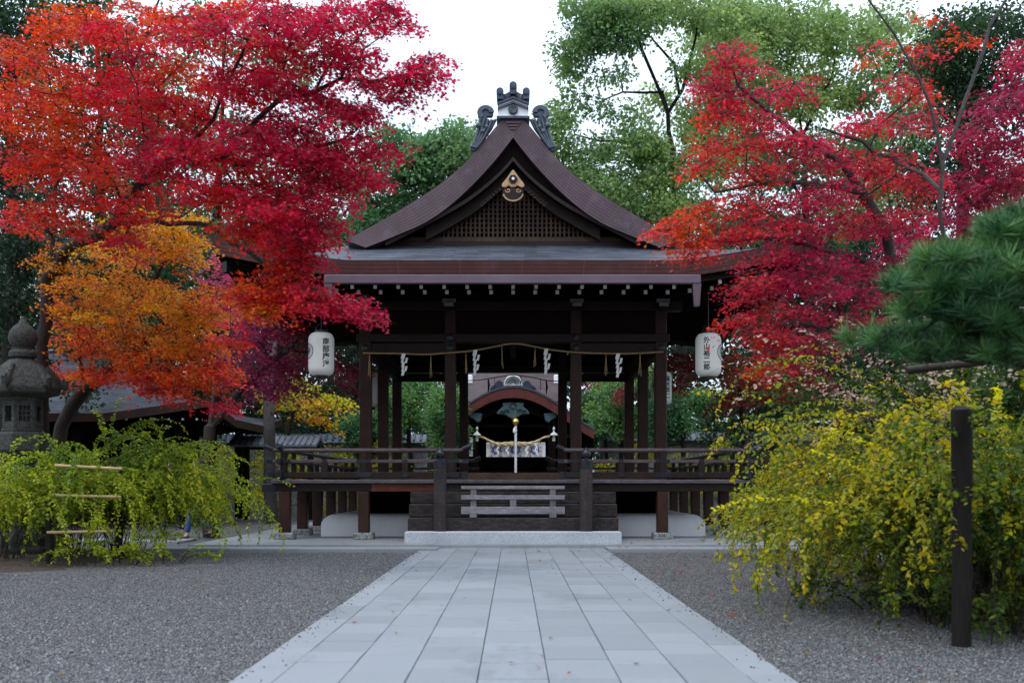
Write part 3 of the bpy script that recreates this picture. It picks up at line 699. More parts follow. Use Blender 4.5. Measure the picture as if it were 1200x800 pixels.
# beams under the veranda edge; the short one left of the stair is redder
for a, b_, mt in ((-5.15, -3.0, 'wood_beam'), (-2.995, -1.46, 'wood_red'), (-1.455, 1.455, 'wood_step'), (1.46, 5.15, 'wood_beam')):
    mb = MB(); mb.box(a, b_, 22.49, 22.61, 1.062, 1.23); o = mb.build('veranda_beam', mt, hall, .01)
    if mt == 'wood_red': o['label'] = 'reddish new-looking beam left of the stair'
for s in (-1, 1):
    mb = MB(); mb.box(s * 4.82 - .06, s * 4.82 + .06, 22.615, 32.2, 1.064, 1.228); mb.build('veranda_beam', 'wood_beam_side', hall, .01)
    mb = MB(); mb.box(*sorted((s * 5.0, s * 5.3)), 22.46, 22.64, 1.05, 1.22); mb.build('beam_end_cap', 'black_metal', hall, .012)
# boarded skirt and white plaster mound under the floor
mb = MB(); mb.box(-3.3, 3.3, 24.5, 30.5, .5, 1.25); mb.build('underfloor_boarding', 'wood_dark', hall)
def mound():
    mb = MB(); prof = [(0, .06)] + [(.34 * (1 - math.cos(R(a))), .06 + .49 * math.sin(R(a)) ** .8 if a else .06) for a in (4, 12, 25, 40, 55, 70, 90)]
    prof = [(0, .06), (.0, .30)] + [(.30 * (1 - math.cos(R(a))), .30 + .25 * math.sin(R(a))) for a in (15, 30, 45, 60, 75, 90)]
    n = len(prof); X, Y0, Y1 = 4.28, 23.75, 31.15
    for off, z in prof: mb.v += [(-X + off, Y0 + off, z), (X - off, Y0 + off, z), (X - off, Y1 - off, z), (-X + off, Y1 - off, z)]
    for i in range(n - 1):
        for k in range(4): mb.f.append([i * 4 + k, i * 4 + (k + 1) % 4, (i + 1) * 4 + (k + 1) % 4, (i + 1) * 4 + k]); mb.m.append(0)
    e_ = (n - 1) * 4; mb.f.append([e_, e_ + 1, e_ + 2, e_ + 3]); mb.m.append(0)
    mb.build('plaster_mound', 'plaster_worn', hall, 0, True)
mound()
# ---- stair: three massive timber treads on the stone landing
for k, (y, z0, z1, hw) in enumerate(((21.25, .287, .545, 2.10), (21.62, .548, .815, 2.11), (22.0, .818, 1.06, 2.12))):
    mb = MB(); mb.box(-hw, hw, y, 22.47 if k == 2 else 22.6, z0, z1); mb.build('stair_tread', 'wood_step', hall, .014)
for s in (-1, 1):
    x = s * 1.445; y = 21.12
    mb = MB(); mb.lathe([(.125, 0), (.128, .3), (.128, 1.0), (.125, 1.26)], (x, y, .285), 24); nw = mb.build('newel', 'wood_newel', hall, 0, True)
    mb = MB(); mb.lathe([(.137, 1.255), (.137, 1.33), (.142, 1.335), (.142, 1.355), (.13, 1.36), (.13, 1.40), (.05, 1.41), (.048, 1.45), (.085, 1.47), (.102, 1.52), (.09, 1.57), (.05, 1.61), (.015, 1.655)], (x, y, .285), 24)
    mb.build('newel_finial', 'black_metal', nw, 0, True)
# ---- railing round the veranda
def railrun(name, a, b_, axis, c, posts, ends=(0, 0)):
    """axis 'x': from a to b_ at y=c; 'y': at x=c"""
    f = (lambda u, v, z: (u, c + v, z)) if axis == 'x' else (lambda u, v, z: (c + v, u, z))
    rl = 'wood_rail' if axis == 'x' else 'wood_rail_side'; bm_ = 'wood_beam' if axis == 'x' else 'wood_beam_side'
    def bx(mb, u0, u1, v0, v1, z0, z1):
        p, q = f(u0, v0, z0), f(u1, v1, z1); mb.box(min(p[0], q[0]), max(p[0], q[0]), min(p[1], q[1]), max(p[1], q[1]), z0, z1)
    e0, e1 = ends
    base = MB(); bx(base, a - e0 * .8, b_ + e1 * .8, -.055, .055, 1.345, 1.475); root = base.build(name, bm_, hall, .01)
    mb = MB(); mb.tube([f(a - e0, 0, 1.94 + .07 * (e0 > 0)), f(a - e0 * .4, 0, 1.935), f(a, 0, 1.93), f(b_, 0, 1.93), f(b_ + e1 * .4, 0, 1.935), f(b_ + e1, 0, 1.94 + .07 * (e1 > 0))], .045, 10); mb.build('top_rail', rl, root, 0, True)
    mb = MB(); bx(mb, a - e0 * .9, b_ + e1 * .9, -.04, .04, 1.665, 1.735); mb.build('middle_rail', rl, root, .01)
    for u, hh in posts:
        mb = MB(); bx(mb, u - .06, u + .06, -.05, .05, 1.477, 1.663); mb.build('baluster', bm_, root, .008)
        if hh:
            mb = MB(); bx(mb, u - .05, u + .05, -.046, .046, 1.737, 1.89); mb.build('baluster', bm_, root, .008)
        w_ = .17 if hh else .06
        mb = MB(); bx(mb, u - w_, u + w_, -.064, .064, 1.36, 1.46); mb.build('metal_plate', 'black_metal', root, .006)
        mb = MB(); bx(mb, u - w_ * .9, u + w_ * .9, -.048, .048, 1.66, 1.742); mb.build('metal_plate', 'black_metal', root, .006)
    for u0, u1, on in ((a - e0 * 1.03, a - e0 * .45, e0), (b_ + e1 * .45, b_ + e1 * 1.03, e1)):
        if on:
            mb = MB(); bx(mb, u0, u1, -.066, .066, 1.335, 1.485) if False else None
            s = 1 if u0 > (a + b_) / 2 else -1; o_ = a if s < 0 else b_; e_ = e0 if s < 0 else e1
            bx(mb, o_ + s * e_ * .45, o_ + s * e_ * .83, -.066, .066, 1.338, 1.482); mb.build('rail_end_cap', 'black_metal', root, .005)
            mb = MB(); bx(mb, o_ + s * e_ * .5, o_ + s * e_ * .93, -.05, .05, 1.655, 1.745); mb.build('rail_end_cap', 'black_metal', root, .005)
            mb = MB(); mb.tube([f(o_ + s * e_ * .5, 0, 1.955), f(o_ + s * e_ * 1.04, 0, 2.02)], .056, 10); mb.build('rail_end_cap', 'black_metal', root, .005)
FR = 22.52; SXR = 4.90
railrun('railing', -SXR, -1.22, 'x', FR, [(-4.85, 1), (-3.97, 0), (-3.15, 1), (-2.28, 0), (-1.30, 1)], (.34, .3))
railrun('railing', 1.22, SXR, 'x', FR, [(1.30, 1), (2.28, 0), (3.15, 1), (3.97, 0), (4.85, 1)], (.3, .34))
sp_ = [(22.9 + .93 * k, k % 2) for k in range(11)]
railrun('railing', FR + .1, 32.2, 'y', -SXR, sp_, (.42, .3)); railrun('railing', FR + .1, 32.2, 'y', SXR, sp_, (.42, .3))
railrun('railing', -SXR, -1.3, 'x', 32.25, [(-4.85, 1), (-3.97, 0), (-3.15, 1), (-2.28, 0), (-1.40, 1)], (.3, .3)); railrun('railing', 1.3, SXR, 'x', 32.25, [(1.40, 1), (2.28, 0), (3.15, 1), (3.97, 0), (4.85, 1)], (.3, .3))
# square joints at the front corners
for s in (-1, 1):
    mb = MB(); mb.box(s * SXR - .085, s * SXR + .085, FR - .085, FR + .085, 1.312, 1.52); mb.build('corner_cap', 'black_metal', hall, .008)
    mb = MB(); mb.box(s * SXR - .07, s * SXR + .07, FR - .07, FR + .07, 1.63, 1.77); mb.build('corner_cap', 'black_metal', hall, .008)
    mb = MB(); mb.lathe([(.06, 1.9), (.075, 1.96), (.06, 2.0), (.03, 2.04), (.001, 2.06)], (s * SXR, FR, 0), 14); mb.build('corner_cap', 'black_metal', hall, .008)

# ================================================================== barricade on the stair
bd = 21.40
bar = thing('stair_barrier', 'low weathered grey timber barrier of three rails standing on the stair', 'barrier', (0, bd, .545))
for nm, z0, z1, dy in (('top_rail', ZX(572.8, bd), ZX(569, bd), 0), ('middle_rail', ZX(585, bd), ZX(579.8, bd), -.03), ('bottom_rail', ZX(602, bd), ZX(593.3, bd), -.03)):
    mb = MB(); mb.box(-1.04, 1.035, bd - .05 + dy, bd + .03 + dy, z0, z1); mb.build(nm, 'wood_grey', bar, .006)
for s in (-1, 1):
    mb = MB(); mb.box(s * .795 - .06, s * .795 + .06, bd - .035, bd + .028, .545, ZX(573, bd)); mb.build('upright', 'wood_greypost', bar, .006)
    mb = MB(); mb.box(s * .795 - .07, s * .795 + .07, bd - .16, bd + .14, .547, .66); mb.build('foot', 'wood_greypost', bar, .01)
mb = MB(); mb.box(-.065, .065, bd - .07, bd - .02, ZX(593.2, bd), ZX(585.1, bd)); mb.build('short_upright', 'wood_greypost', bar, .004)

# ================================================================== straw rope with paper streamers across the front
RD = 24.02
key = [(-3.36, 413.5), (-2.5, 414.2), (-2.0, 415.5), (-1.42, 413.2), (-.9, 411), (-.45, 406.5), (0, 401.5), (.4, 405), (.8, 409.5), (1.42, 413), (2.0, 414), (2.5, 414.5), (2.95, 413.5), (3.36, 412)]
xs = np.linspace(-3.38, 3.38, 80); zs = np.interp(xs, [k[0] for k in key], [ZX(k[1], RD) for k in key])
zs = np.convolve(np.pad(zs, 2, 'edge'), np.ones(5) / 5, 'valid')
rope = thing('straw_rope', 'thin twisted straw rope strung across the front columns of the hall', 'rope', (0, RD, 4.1))
mb = MB()
for ph in (0, math.pi):
    mb.tube([(x, RD + .011 * math.cos(x * 60 + ph), z + .011 * math.sin(x * 60 + ph)) for x, z in zip(np.linspace(-3.38, 3.38, 400), np.interp(np.linspace(-3.38, 3.38, 400), xs, zs))], .012, 5)
mb.build('cord', 'straw', rope, 0, True)
rr_ = random.Random(4)
for px_, L in ((433, 30), (505, 27), (546, 26), (588, 27), (627, 25), (665, 4), (710, 26), (750, 26)):
    X = XX(px_, RD); z = float(np.interp(X, xs, zs)); mb = MB()
    for k in range(5):
        dx = rr_.uniform(-.03, .03); mb.tube([(X, RD - .01, z), (X + dx * .6, RD - .015, z - L * .0096), (X + dx * 1.2, RD - .01, z - L * .0192 * rr_.uniform(.85, 1.05))], .0045, 4)
    mb.build('straw_strand', 'straw', rope)
def shide(px_, yb, label):
    X = XX(px_, RD); z = float(np.interp(X, xs, zs)); zb = ZX(yb, RD); h = (z - zb)
    o = None; mb = MB(); n = 5; hh = h / (n - .2) * 1.25
    for sgn in (-1, 1):
        zc = z
        for k in range(n):
            x0 = X + sgn * (.018 + (.032 if k % 2 else 0)) + (.018 if k % 2 else -.012) - .012 * k * sgn * .5; w_ = .05
            sh = -.028; y = RD - .03 - .006 * k - .004 * (sgn > 0)
            vs = [(x0 - w_ / 2, y, zc), (x0 + w_ / 2, y, zc), (x0 + w_ / 2 + sh, y - .012, zc - hh), (x0 - w_ / 2 + sh, y - .012, zc - hh)]
            vs += [(a, b_ + .002, c_) for a, b_, c_ in vs]
            mb.add(vs, [(0, 1, 2, 3), (7, 6, 5, 4), (0, 4, 5, 1), (1, 5, 6, 2), (2, 6, 7, 3), (3, 7, 4, 0)]); zc -= hh * .8
    o = mb.build('paper_streamer', 'paper_white'); return tag(o, label, 'paper streamer', 'white paper streamers on the straw rope')
shide(474, 438, 'white zigzag paper streamer on the rope in the left bay of the hall')
shide(558, 437, 'white zigzag paper streamer on the rope left of the central peak')
shide(641, 436, 'white zigzag paper streamer on the rope right of the central peak')
shide(725, 440, 'white zigzag paper streamer on the rope in the right bay of the hall')

# ================================================================== paper lanterns under the eaves
def glyphs(txt, size, step):
    """upright column of characters as meshes: (verts, faces) in x (across) and z (down from 0)"""
    out_ = []
    for i, ch in enumerate(txt):
        cu = bpy.data.curves.new('glyph', 'FONT'); cu.body = ch; cu.size = size; cu.align_x = 'CENTER'; cu.resolution_u = 3; cu.offset = .004
        ob = bpy.data.objects.new('glyph', cu); C.objects.link(ob); dg = bpy.context.evaluated_depsgraph_get()
        me = bpy.data.meshes.new_from_object(ob.evaluated_get(dg)); bm = bmesh.new(); bm.from_mesh(me)
        for x in np.linspace(-size * .55, size * .55, 9):
            bmesh.ops.bisect_plane(bm, geom=bm.verts[:] + bm.edges[:] + bm.faces[:], plane_co=(x, 0, 0), plane_no=(1, 0, 0))
        bm.verts.ensure_lookup_table(); bm.verts.index_update()
        out_.append(([(v.co.x, v.co.y - i * step - size * .8) for v in bm.verts], [[v.index for v in f.verts] for f in bm.faces]))
        bm.free(); bpy.data.meshes.remove(me); bpy.data.objects.remove(ob); bpy.data.curves.remove(cu)
    return out_
LH = .90
def lprof(z):      # lantern radius at height z from its bottom
    t = min(z, LH - z); return .27 if t > .16 else .27 - .115 * (1 - math.sqrt(max(0, 1 - (1 - t / .16) ** 2)))
def lantern(loc, txt, tang, cang, label, tsize=.155):
    t = thing('paper_lantern', label, 'lantern', loc, 'white paper lanterns under the eaves')
    x, y, z0 = loc
    mb = MB(); mb.lathe([(lprof(z), z) for z in [0, .006, .02, .04, .07, .1, .13, .16] + list(np.linspace(.2, .7, 11)) + [.74, .77, .80, .83, .86, .88, .894, .9]], loc, 40); mb.build('paper_shade', 'lantern_paper', t, 0, True)
    mb = MB(); mb.lathe([(.125, -.055), (.135, -.05), (.135, .0), (.12, .012)], loc, 28); mb.build('bottom_ring', 'ink', t, .004)
    mb = MB(); mb.lathe([(.12, LH - .012), (.135, LH), (.135, LH + .05), (.125, LH + .055)], loc, 28); mb.build('top_ring', 'ink', t, .004)
    mb = MB(); zt = 5.30; mb.tube([(x, y, z0 + LH + .05), (x, y, zt)], .010, 6); mb.tube([(x + .12 * math.cos(a), y, z0 + LH + .05 + .14 * math.sin(a)) for a in np.linspace(0, math.pi, 12)], .008, 5); mb.build('hanger', 'black_metal', t)
    def wrap(u, v, off): a = u / .27; r = lprof(v) + off; return (x + r * math.sin(tb + a), y - r * math.cos(tb + a), z0 + v)
    tb = R(tang); k = MB(); step = tsize * 1.0; top = .45 + len(txt) * step / 2
    for vs, fs in glyphs(txt, tsize, step): k.add([wrap(a, top + b_, .0035) for a, b_ in vs], fs)
    me = bpy.data.meshes.new('writing'); T = org(t); me.from_pydata([(v[0] - T.x, v[1] - T.y, v[2] - T.z) for v in k.v], [], k.f); me.materials.append(MATS['ink']); link('writing', me, t)
    tb = R(cang); k = MB()          # round crest: ring and sixteen petals
    cr = .165; zc = .50
    for a0 in range(48):
        a, b_ = a0 * 2 * math.pi / 48, (a0 + 1) * 2 * math.pi / 48
        k.add([wrap(r_ * math.cos(q), zc + r_ * math.sin(q), .0035) for r_, q in ((cr, a), (cr, b_), (cr - .016, b_), (cr - .016, a))], [(0, 1, 2, 3)])
    for p in range(16):
        q = p * 2 * math.pi / 16
        for rs, hw in ((np.linspace(.025, cr - .014, 6), .0052),):
            pl = [(rr, -hw) for rr in rs] + [(rr, hw) for rr in rs[::-1]]
            L_ = len(rs)
            pts = [wrap(a * math.cos(q) - b_ * math.sin(q), zc + a * math.sin(q) + b_ * math.cos(q), .0035) for a, b_ in pl]
            k.add(pts, [(i, i + 1, 2 * L_ - 2 - i, 2 * L_ - 1 - i) for i in range(L_ - 1)])
    k.add([wrap(.024 * math.cos(q), zc + .024 * math.sin(q), .0037) for q in np.linspace(0, 2 * math.pi, 16)[:-1]], [tuple(range(15))])
    me = bpy.data.meshes.new('crest'); me.from_pydata([(v[0] - T.x, v[1] - T.y, v[2] - T.z) for v in k.v], [], k.f); me.materials.append(MATS['ink']); link('crest', me, t)
LD = 22.5
lantern((XX(376.5, LD), LD, ZX(440, LD)), '南部康洋', 31, -62, 'white paper lantern with four black characters hanging left of the hall front')
lantern((XX(830, LD), LD, ZX(441, LD)), '外山裕二郎', -17, 68, 'white paper lantern with five black characters hanging right of the hall front', .14)
lantern((XX(775.5, 29.2), 29.2, ZX(474, 29.2)), '黒木英二', 30, -62, 'white paper lantern half hidden behind the front right corner column')
lantern((XX(433.5, 27.5), 27.5, ZX(477, 27.5)), '', 60, -62, 'white paper lantern almost hidden behind the front left corner column')
# ================================================================== the sanctuary seen through the hall
SD = 38.0
sanc = thing('main_sanctuary', 'sanctuary with red-brown curved gable porch seen through the middle of the hall', 'shrine building', (0, 42, 0))
q = lambda dx, yy, d=SD: (dx * d / F, ZX(yy, d))
ko = samp([q(*p) for p in ((0, 454), (12, 455.2), (24, 459), (38, 465.5), (54, 475.5), (70, 487), (84, 497.5), (95, 504))], 24)
ki = samp([q(*p) for p in ((0, 466), (12, 467), (24, 470), (38, 477), (54, 487), (70, 498), (84, 508), (95, 514))], 24)
pr = MB().strip(mir([(x, z + .05) for x, z in ko]), mir(ki), SD + .3, 42.5, 0).build('porch_roof', 'roof_pinkgrey', sanc)
MB().strip(mir(ko), mir(ki), SD, SD + .3, 0).build('porch_bargeboard', 'red_brown', pr)
MB().strip(mir([(x, z + .075) for x, z in ko]), mir([(x, z + .003) for x, z in ko]), SD - .03, SD + .28, 0).build('porch_edge', 'tile_dark', pr)
mb = MB(); s_ = [(-2.0, 40.2, 4.1), (2.0, 40.2, 4.1), (2.0, 46, 8.0), (-2.0, 46, 8.0)]
mb.add([(x, y, z + h) for h in (0, .25) for x, y, z in s_], [(0, 1, 2, 3), (7, 6, 5, 4), (0, 4, 5, 1), (1, 5, 6, 2), (2, 6, 7, 3), (3, 7, 4, 0)]); mb.build('upper_roof', 'roof_pinkgrey', sanc)
for s in (-1, 1):
    mb = MB(); mb.box(s * 1.62 - .09, s * 1.62 + .09, 40.0, 40.25, ZX(449, 40), ZX(439, 40)); mb.build('verge_end', 'plaster', sanc, .02)
# ridge ornament of the porch
mb = MB(); poly = [q(a, b_) for a, b_ in ((-11, 452), (11, 452), (10, 446), (7, 441), (0, 438.5), (-7, 441), (-10, 446))]
oc = mb.prism(poly, SD + .02, SD + .2).build('porch_ridge_ornament', 'gold_pale', pr, .02)
mb = MB()
for k in range(3):
    mb.tube([(q(r_ * math.cos(a), 0)[0], SD - .01, q(0, 450 - r_ * .95 * math.sin(a))[1]) for r_ in (9 - 2.6 * k,) for a in np.linspace(.1, 3.04, 14)], .02, 5)
mb.build('ornament_relief', 'tile_dark', oc)
for s in (-1, 1):
    poly = [q(s * a, b_) for a, b_ in ((11, 453.5), (12, 447), (16, 444.5), (20, 446.5), (22, 450), (26, 452), (28, 456.5), (20, 455.5))]
    MB().prism(poly, SD + .03, SD + .18).build('ornament_wing', 'tile_ridge', oc, .02)
# carved beam work in the arch
arch = MB(); inn = [(x, z - .02) for x, z in ki]; arch.strip(mir(inn), [(x, max(2.0, z - .42)) for x, z in mir(inn)], SD + .32, SD + .42); arch.build('arch_board', 'wood_dark', sanc)
poly = [q(a, b_) for a, b_ in ((-13, 471), (13, 471), (12, 476), (17, 480), (20, 484.5), (10, 485.5), (4, 489), (0, 491), (-4, 489), (-10, 485.5), (-20, 484.5), (-17, 480), (-12, 476))]
kc = MB().prism(poly, SD + .12, SD + .3).build('frog_leg_strut', 'teal_paint', sanc, .03)
mb = MB(); mb.tube([(q(3.5 * math.cos(a), 0)[0], SD + .1, q(0, 475 - 3 * math.sin(a))[1]) for a in np.linspace(0, 6.28, 14)], .02, 5)
for s in (-1, 1):
    for k in (0, 1): mb.tube([(q(s * (7 + 5 * k + 3.4 * (1 - t * .7) * math.cos(t * 6)), 0)[0], SD + .1, q(0, 481 + k * 1.5 - 2.4 * (1 - t * .7) * math.sin(t * 6))[1]) for t in np.linspace(0, 1, 12)], .016, 5)
mb.build('strut_scroll', 'verdigris', kc)
for s in (-1, 1):
    poly = [q(s * a, b_) for a, b_ in ((36, 484), (50, 482), (52, 488), (46, 491), (42, 495), (38, 493))]
    MB().prism(poly, SD + .14, SD + .3).build('beam_nose', 'teal_paint', sanc, .03)
    x = s * 46 * SD / F
    mb = MB(); mb.box(x - .14, x + .14, SD + .4, SD + .68, 0, ZX(494, SD)); mb.build('porch_column', 'wood_panel', sanc, .03)
    x = s * 84 * SD / F; mb = MB(); mb.box(x - .12, x + .12, SD + .9, SD + 1.14, 0, ZX(510, SD)); mb.build('porch_column', 'wood_dark', sanc, .03)
mb = MB(); mb.box(-1.3, 1.3, SD + .46, SD + .64, ZX(500, SD), ZX(496, SD)); mb.build('porch_beam', 'wood_dark', sanc, .01)
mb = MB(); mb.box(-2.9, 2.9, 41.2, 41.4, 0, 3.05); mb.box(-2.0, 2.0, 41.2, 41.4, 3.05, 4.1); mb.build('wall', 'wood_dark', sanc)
for s in (-1, 1):
    mb = MB(); mb.box(*sorted((s * 1.1, s * 2.75)), 40.1, 40.2, 0, 2.9); mb.build('side_wall', 'wood_dark', sanc)
mb = MB(); a0, a1, z0, z1 = -1.07, 1.07, .5, ZX(534, 39)
for k in range(22):
    t = -1.6 + k * .15
    for s in (1, -1):
        p = [(t * 1.0, z0), (t + s * (z1 - z0) * .8, z1)]
        if all(abs(u[0]) < 1.07 for u in p): mb.tube([(p[0][0], 39 + .012 * s, p[0][1]), (p[1][0], 39 + .012 * s, p[1][1])], .011, 4)
mb.box(a0, a1, 38.97, 39.03, z1, z1 + .05); mb.box(a0, a1, 38.97, 39.03, z0 - .05, z0)
mb.build('lattice_screen', 'wood_panel', sanc)
mb = MB(); mb.box(-3.0, 3.0, SD - .2, 44, .0, .42); mb.build('plinth', 'granite_old', sanc, .03)
# things hanging in the porch
bl = thing('bell', 'round brass bell at the top of the white cord before the sanctuary', 'bell', (.09, SD - .12, ZX(498, SD)))
mb = MB(); r = .125; mb.lathe([(.001, -r)] + [(r * math.cos(R(a)) + (.012 if a == 0 else 0), r * math.sin(R(a))) for a in range(-75, 76, 15)] + [(.001, r)], (.09, SD - .12, ZX(494, SD)), 20); mb.build('bell_body', 'brass', bl, 0, True)
mb = MB(); mb.tube([(.09, SD - .12, ZX(491, SD)), (.09, SD - .12, ZX(482, SD))], .02, 6); mb.build('bell_hook', 'brass', bl)
cd = thing('hanging_rope', 'thick white cord hanging down from the brass bell before the sanctuary', 'rope', (.09, SD - .12, ZX(553, SD)))
mb = MB()
for ph in (0, 2.09, 4.19): mb.tube([(.09 + .022 * math.cos(z * 14 + ph), SD - .12 + .022 * math.sin(z * 14 + ph), z) for z in np.linspace(ZX(556, SD), ZX(499, SD), 60)], .026, 6)
mb.build('cord', 'paper_white', cd, 0, True)
mb = MB(); mb.lathe([(.02, .0), (.06, .05), (.05, .16), (.02, .22)], (.05, SD - .14, ZX(508, SD)), 10); mb.build('tassel', 'paper_white', cd, 0, True)
mb = MB()
xs2 = np.linspace(-1.24, 1.30, 90); zz = [ZX(float(np.interp(x * F / SD, [-41, -34, -27, -18, 0, 18, 28, 36, 43], [511, 512.5, 517, 521, 520, 520.5, 517, 512, 511])), SD) for x in xs2]; zz = np.convolve(np.pad(zz, 4, 'edge'), np.ones(9) / 9, 'valid')
for ph in (0, 2.09, 4.19):
    rad = [.022 + .035 * max(0, 1 - (x / .95) ** 2) for x in xs2]
    mb.tube([(x, SD - .02 + r_ * .8 * math.cos(x * 9 + ph), z + r_ * .8 * math.sin(x * 9 + ph)) for x, z, r_ in zip(xs2, zz, rad)], rad, 8)
tag(mb.build('sacred_rope', 'straw_thick', None, 0, True), 'thick twisted pale straw rope slung above the white curtain of the sanctuary', 'sacred rope')
cu = thing('curtain', 'white curtain with three round blue crests and red cords at the sanctuary', 'curtain', (0, SD + .1, ZX(536, SD)))
mb = MB(); n = 60; x0, x1 = -31.5 * SD / F, 38 * SD / F
for k in range(n + 1):
    x = x0 + (x1 - x0) * k / n; y = SD + .1 + .022 * math.sin(k * 1.05); mb.v += [(x, y, ZX(518, SD)), (x, y - .01, ZX(535, SD)), (x, y + .006, ZX(518, SD)), (x, y - .004, ZX(535, SD))]
for k in range(n):
    b_ = 4 * k; mb.f += [[b_, b_ + 4, b_ + 5, b_ + 1], [b_ + 2, b_ + 3, b_ + 7, b_ + 6], [b_ + 1, b_ + 5, b_ + 7, b_ + 3], [b_, b_ + 2, b_ + 6, b_ + 4]]; mb.m += [0] * 4
mb.build('cloth', 'paper_white', cu, 0, True)
for px_ in (582, 604, 627):
    X = XX(px_, SD); Z = ZX(526.5, SD)
    mb = MB(); mb.tube([(X, SD + .062, Z), (X, SD + .055, Z)], .155, 24)
    ct = mb.build('crest', 'blue_dye', cu)
    for k in range(3):
        a = k * 2.094 + .6; pts = [(X + r_ * math.cos(a + t * 2.3), SD + .052, Z + r_ * math.sin(a + t * 2.3)) for t, r_ in ((0, .05), (.25, .075), (.5, .09), (.75, .10), (1, .11))]
        m2 = MB(); m2.tube(pts, [.03, .026, .02, .014, .008], 6); m2.build('crest_swirl', 'paper_white', ct)
for px_ in (575.5, 587, 598.3, 610, 621.5, 633.5):
    X = XX(px_, SD); mb = MB()
    for k in range(7):
        z = ZX(518.5 + k * 2.45, SD); mb.lathe([(.016, 0), (.03, -.02), (.016, -.04)], (X, SD + .045, z), 8, k % 2)
    mb.build('tassel_cord', ['red_dye', 'paper_white'], cu)
for k, px_ in enumerate((583, 594.5, 617, 628)):
    X = XX(px_, SD); mb = MB(); z = ZX(519, SD)
    for j in range(4):
        x_ = X + (.03 if j % 2 else -.02) ; mb.box(x_ - .035, x_ + .035, SD - .062 - .005 * j, SD - .058 - .005 * j, z - .1 * (j + 1), z - .1 * j + .012)
    tag(mb.build('paper_streamer', 'paper_white'), ['small paper streamer over the left blue crest of the curtain', 'small paper streamer between the left and middle blue crests', 'small paper streamer between the middle and right blue crests', 'small paper streamer over the right blue crest of the curtain'][k], 'paper streamer', 'streamers on the thick sacred rope')
for s, px_ in ((-1, 559), (1, 649)):
    X = XX(px_, SD); t = thing('hanging_lantern', 'pale metal hanging lantern at the %s end of the sacred rope' % ('left' if s < 0 else 'right'), 'lantern', (X, SD, ZX(517, SD)), 'metal lanterns of the sanctuary porch')
    mb = MB(); mb.lathe([(.06, 0), (.09, .03), (.09, .05), (.075, .06), (.075, .24), (.095, .25)], (X, SD, ZX(517, SD)), 6); mb.build('lantern_body', 'gold_pale', t)
    mb = MB(); mb.lathe([(.22, .255), (.20, .30), (.12, .35), (.05, .40), (.03, .46), (.07, .50), (.06, .56), (.02, .62)], (X, SD, ZX(517, SD)), 6); mb.build('lantern_roof', 'gold_pale', t)
    mb = MB(); mb.tube([(X, SD, ZX(517, SD) + .6), (X, SD, ZX(488, SD))], .012, 5); mb.build('chain', 'black_metal', t); t.scale = (.72, .72, .85)
    X = XX(552.3 if s < 0 else 656.3, SD)
    t = thing('standing_lantern', 'tall narrow white paper lamp on the %s side of the sanctuary porch' % ('left' if s < 0 else 'right'), 'lamp', (X, SD - .1, .42), 'tall paper lamps of the sanctuary porch')
    mb = MB(); mb.box(X - .07, X + .07, SD - .17, SD - .03, ZX(535, SD), ZX(512, SD)); mb.build('paper_box', 'paper_white', t, .005)
    mb = MB()
    for a in (-.075, .075):
        for b_ in (-.075, .075): mb.box(X + a - .009, X + a + .009, SD - .1 + b_ - .009, SD - .1 + b_ + .009, .42, ZX(510.5, SD))
    for z in (ZX(535, SD), ZX(527, SD), ZX(519, SD), ZX(511.5, SD)): mb.box(X - .083, X + .083, SD - .183, SD - .172, z - .01, z + .01)
    mb.build('lamp_frame', 'wood_dark', t)
# dark cord with hanging tufts across the rear columns of the hall
rp2 = thing('dark_rope', 'dark drooping rope with tufts strung across the rear of the hall', 'rope', (0, 30.5, 4.2))
mb = MB(); D_ = 30.5; xr = np.linspace(-1.42, 1.42, 40); zr = [ZX(float(np.interp(x, [-1.42, -1.0, -.55, 0, .55, 1.0, 1.42], [446, 445.5, 442.5, 439, 442, 446, 446.5])), D_) for x in xr]
mb.tube([(x, D_, z) for x, z in zip(xr, zr)], .014, 5); mb.build('cord', 'bark', rp2)
for px_, L, k in ((572, 16, 1), (579, 13, 0), (610, 10, 0), (633, 13, 0), (640, 16, 1)):
    X = XX(px_, D_); z = float(np.interp(X, xr, zr)); mb = MB(); mb.tube([(X, D_, z), (X + .02, D_, z - L * .012), (X, D_, z - L * .0244)], [.02, .035, .015] if k else .01, 5); mb.build('tuft', 'bark', rp2)

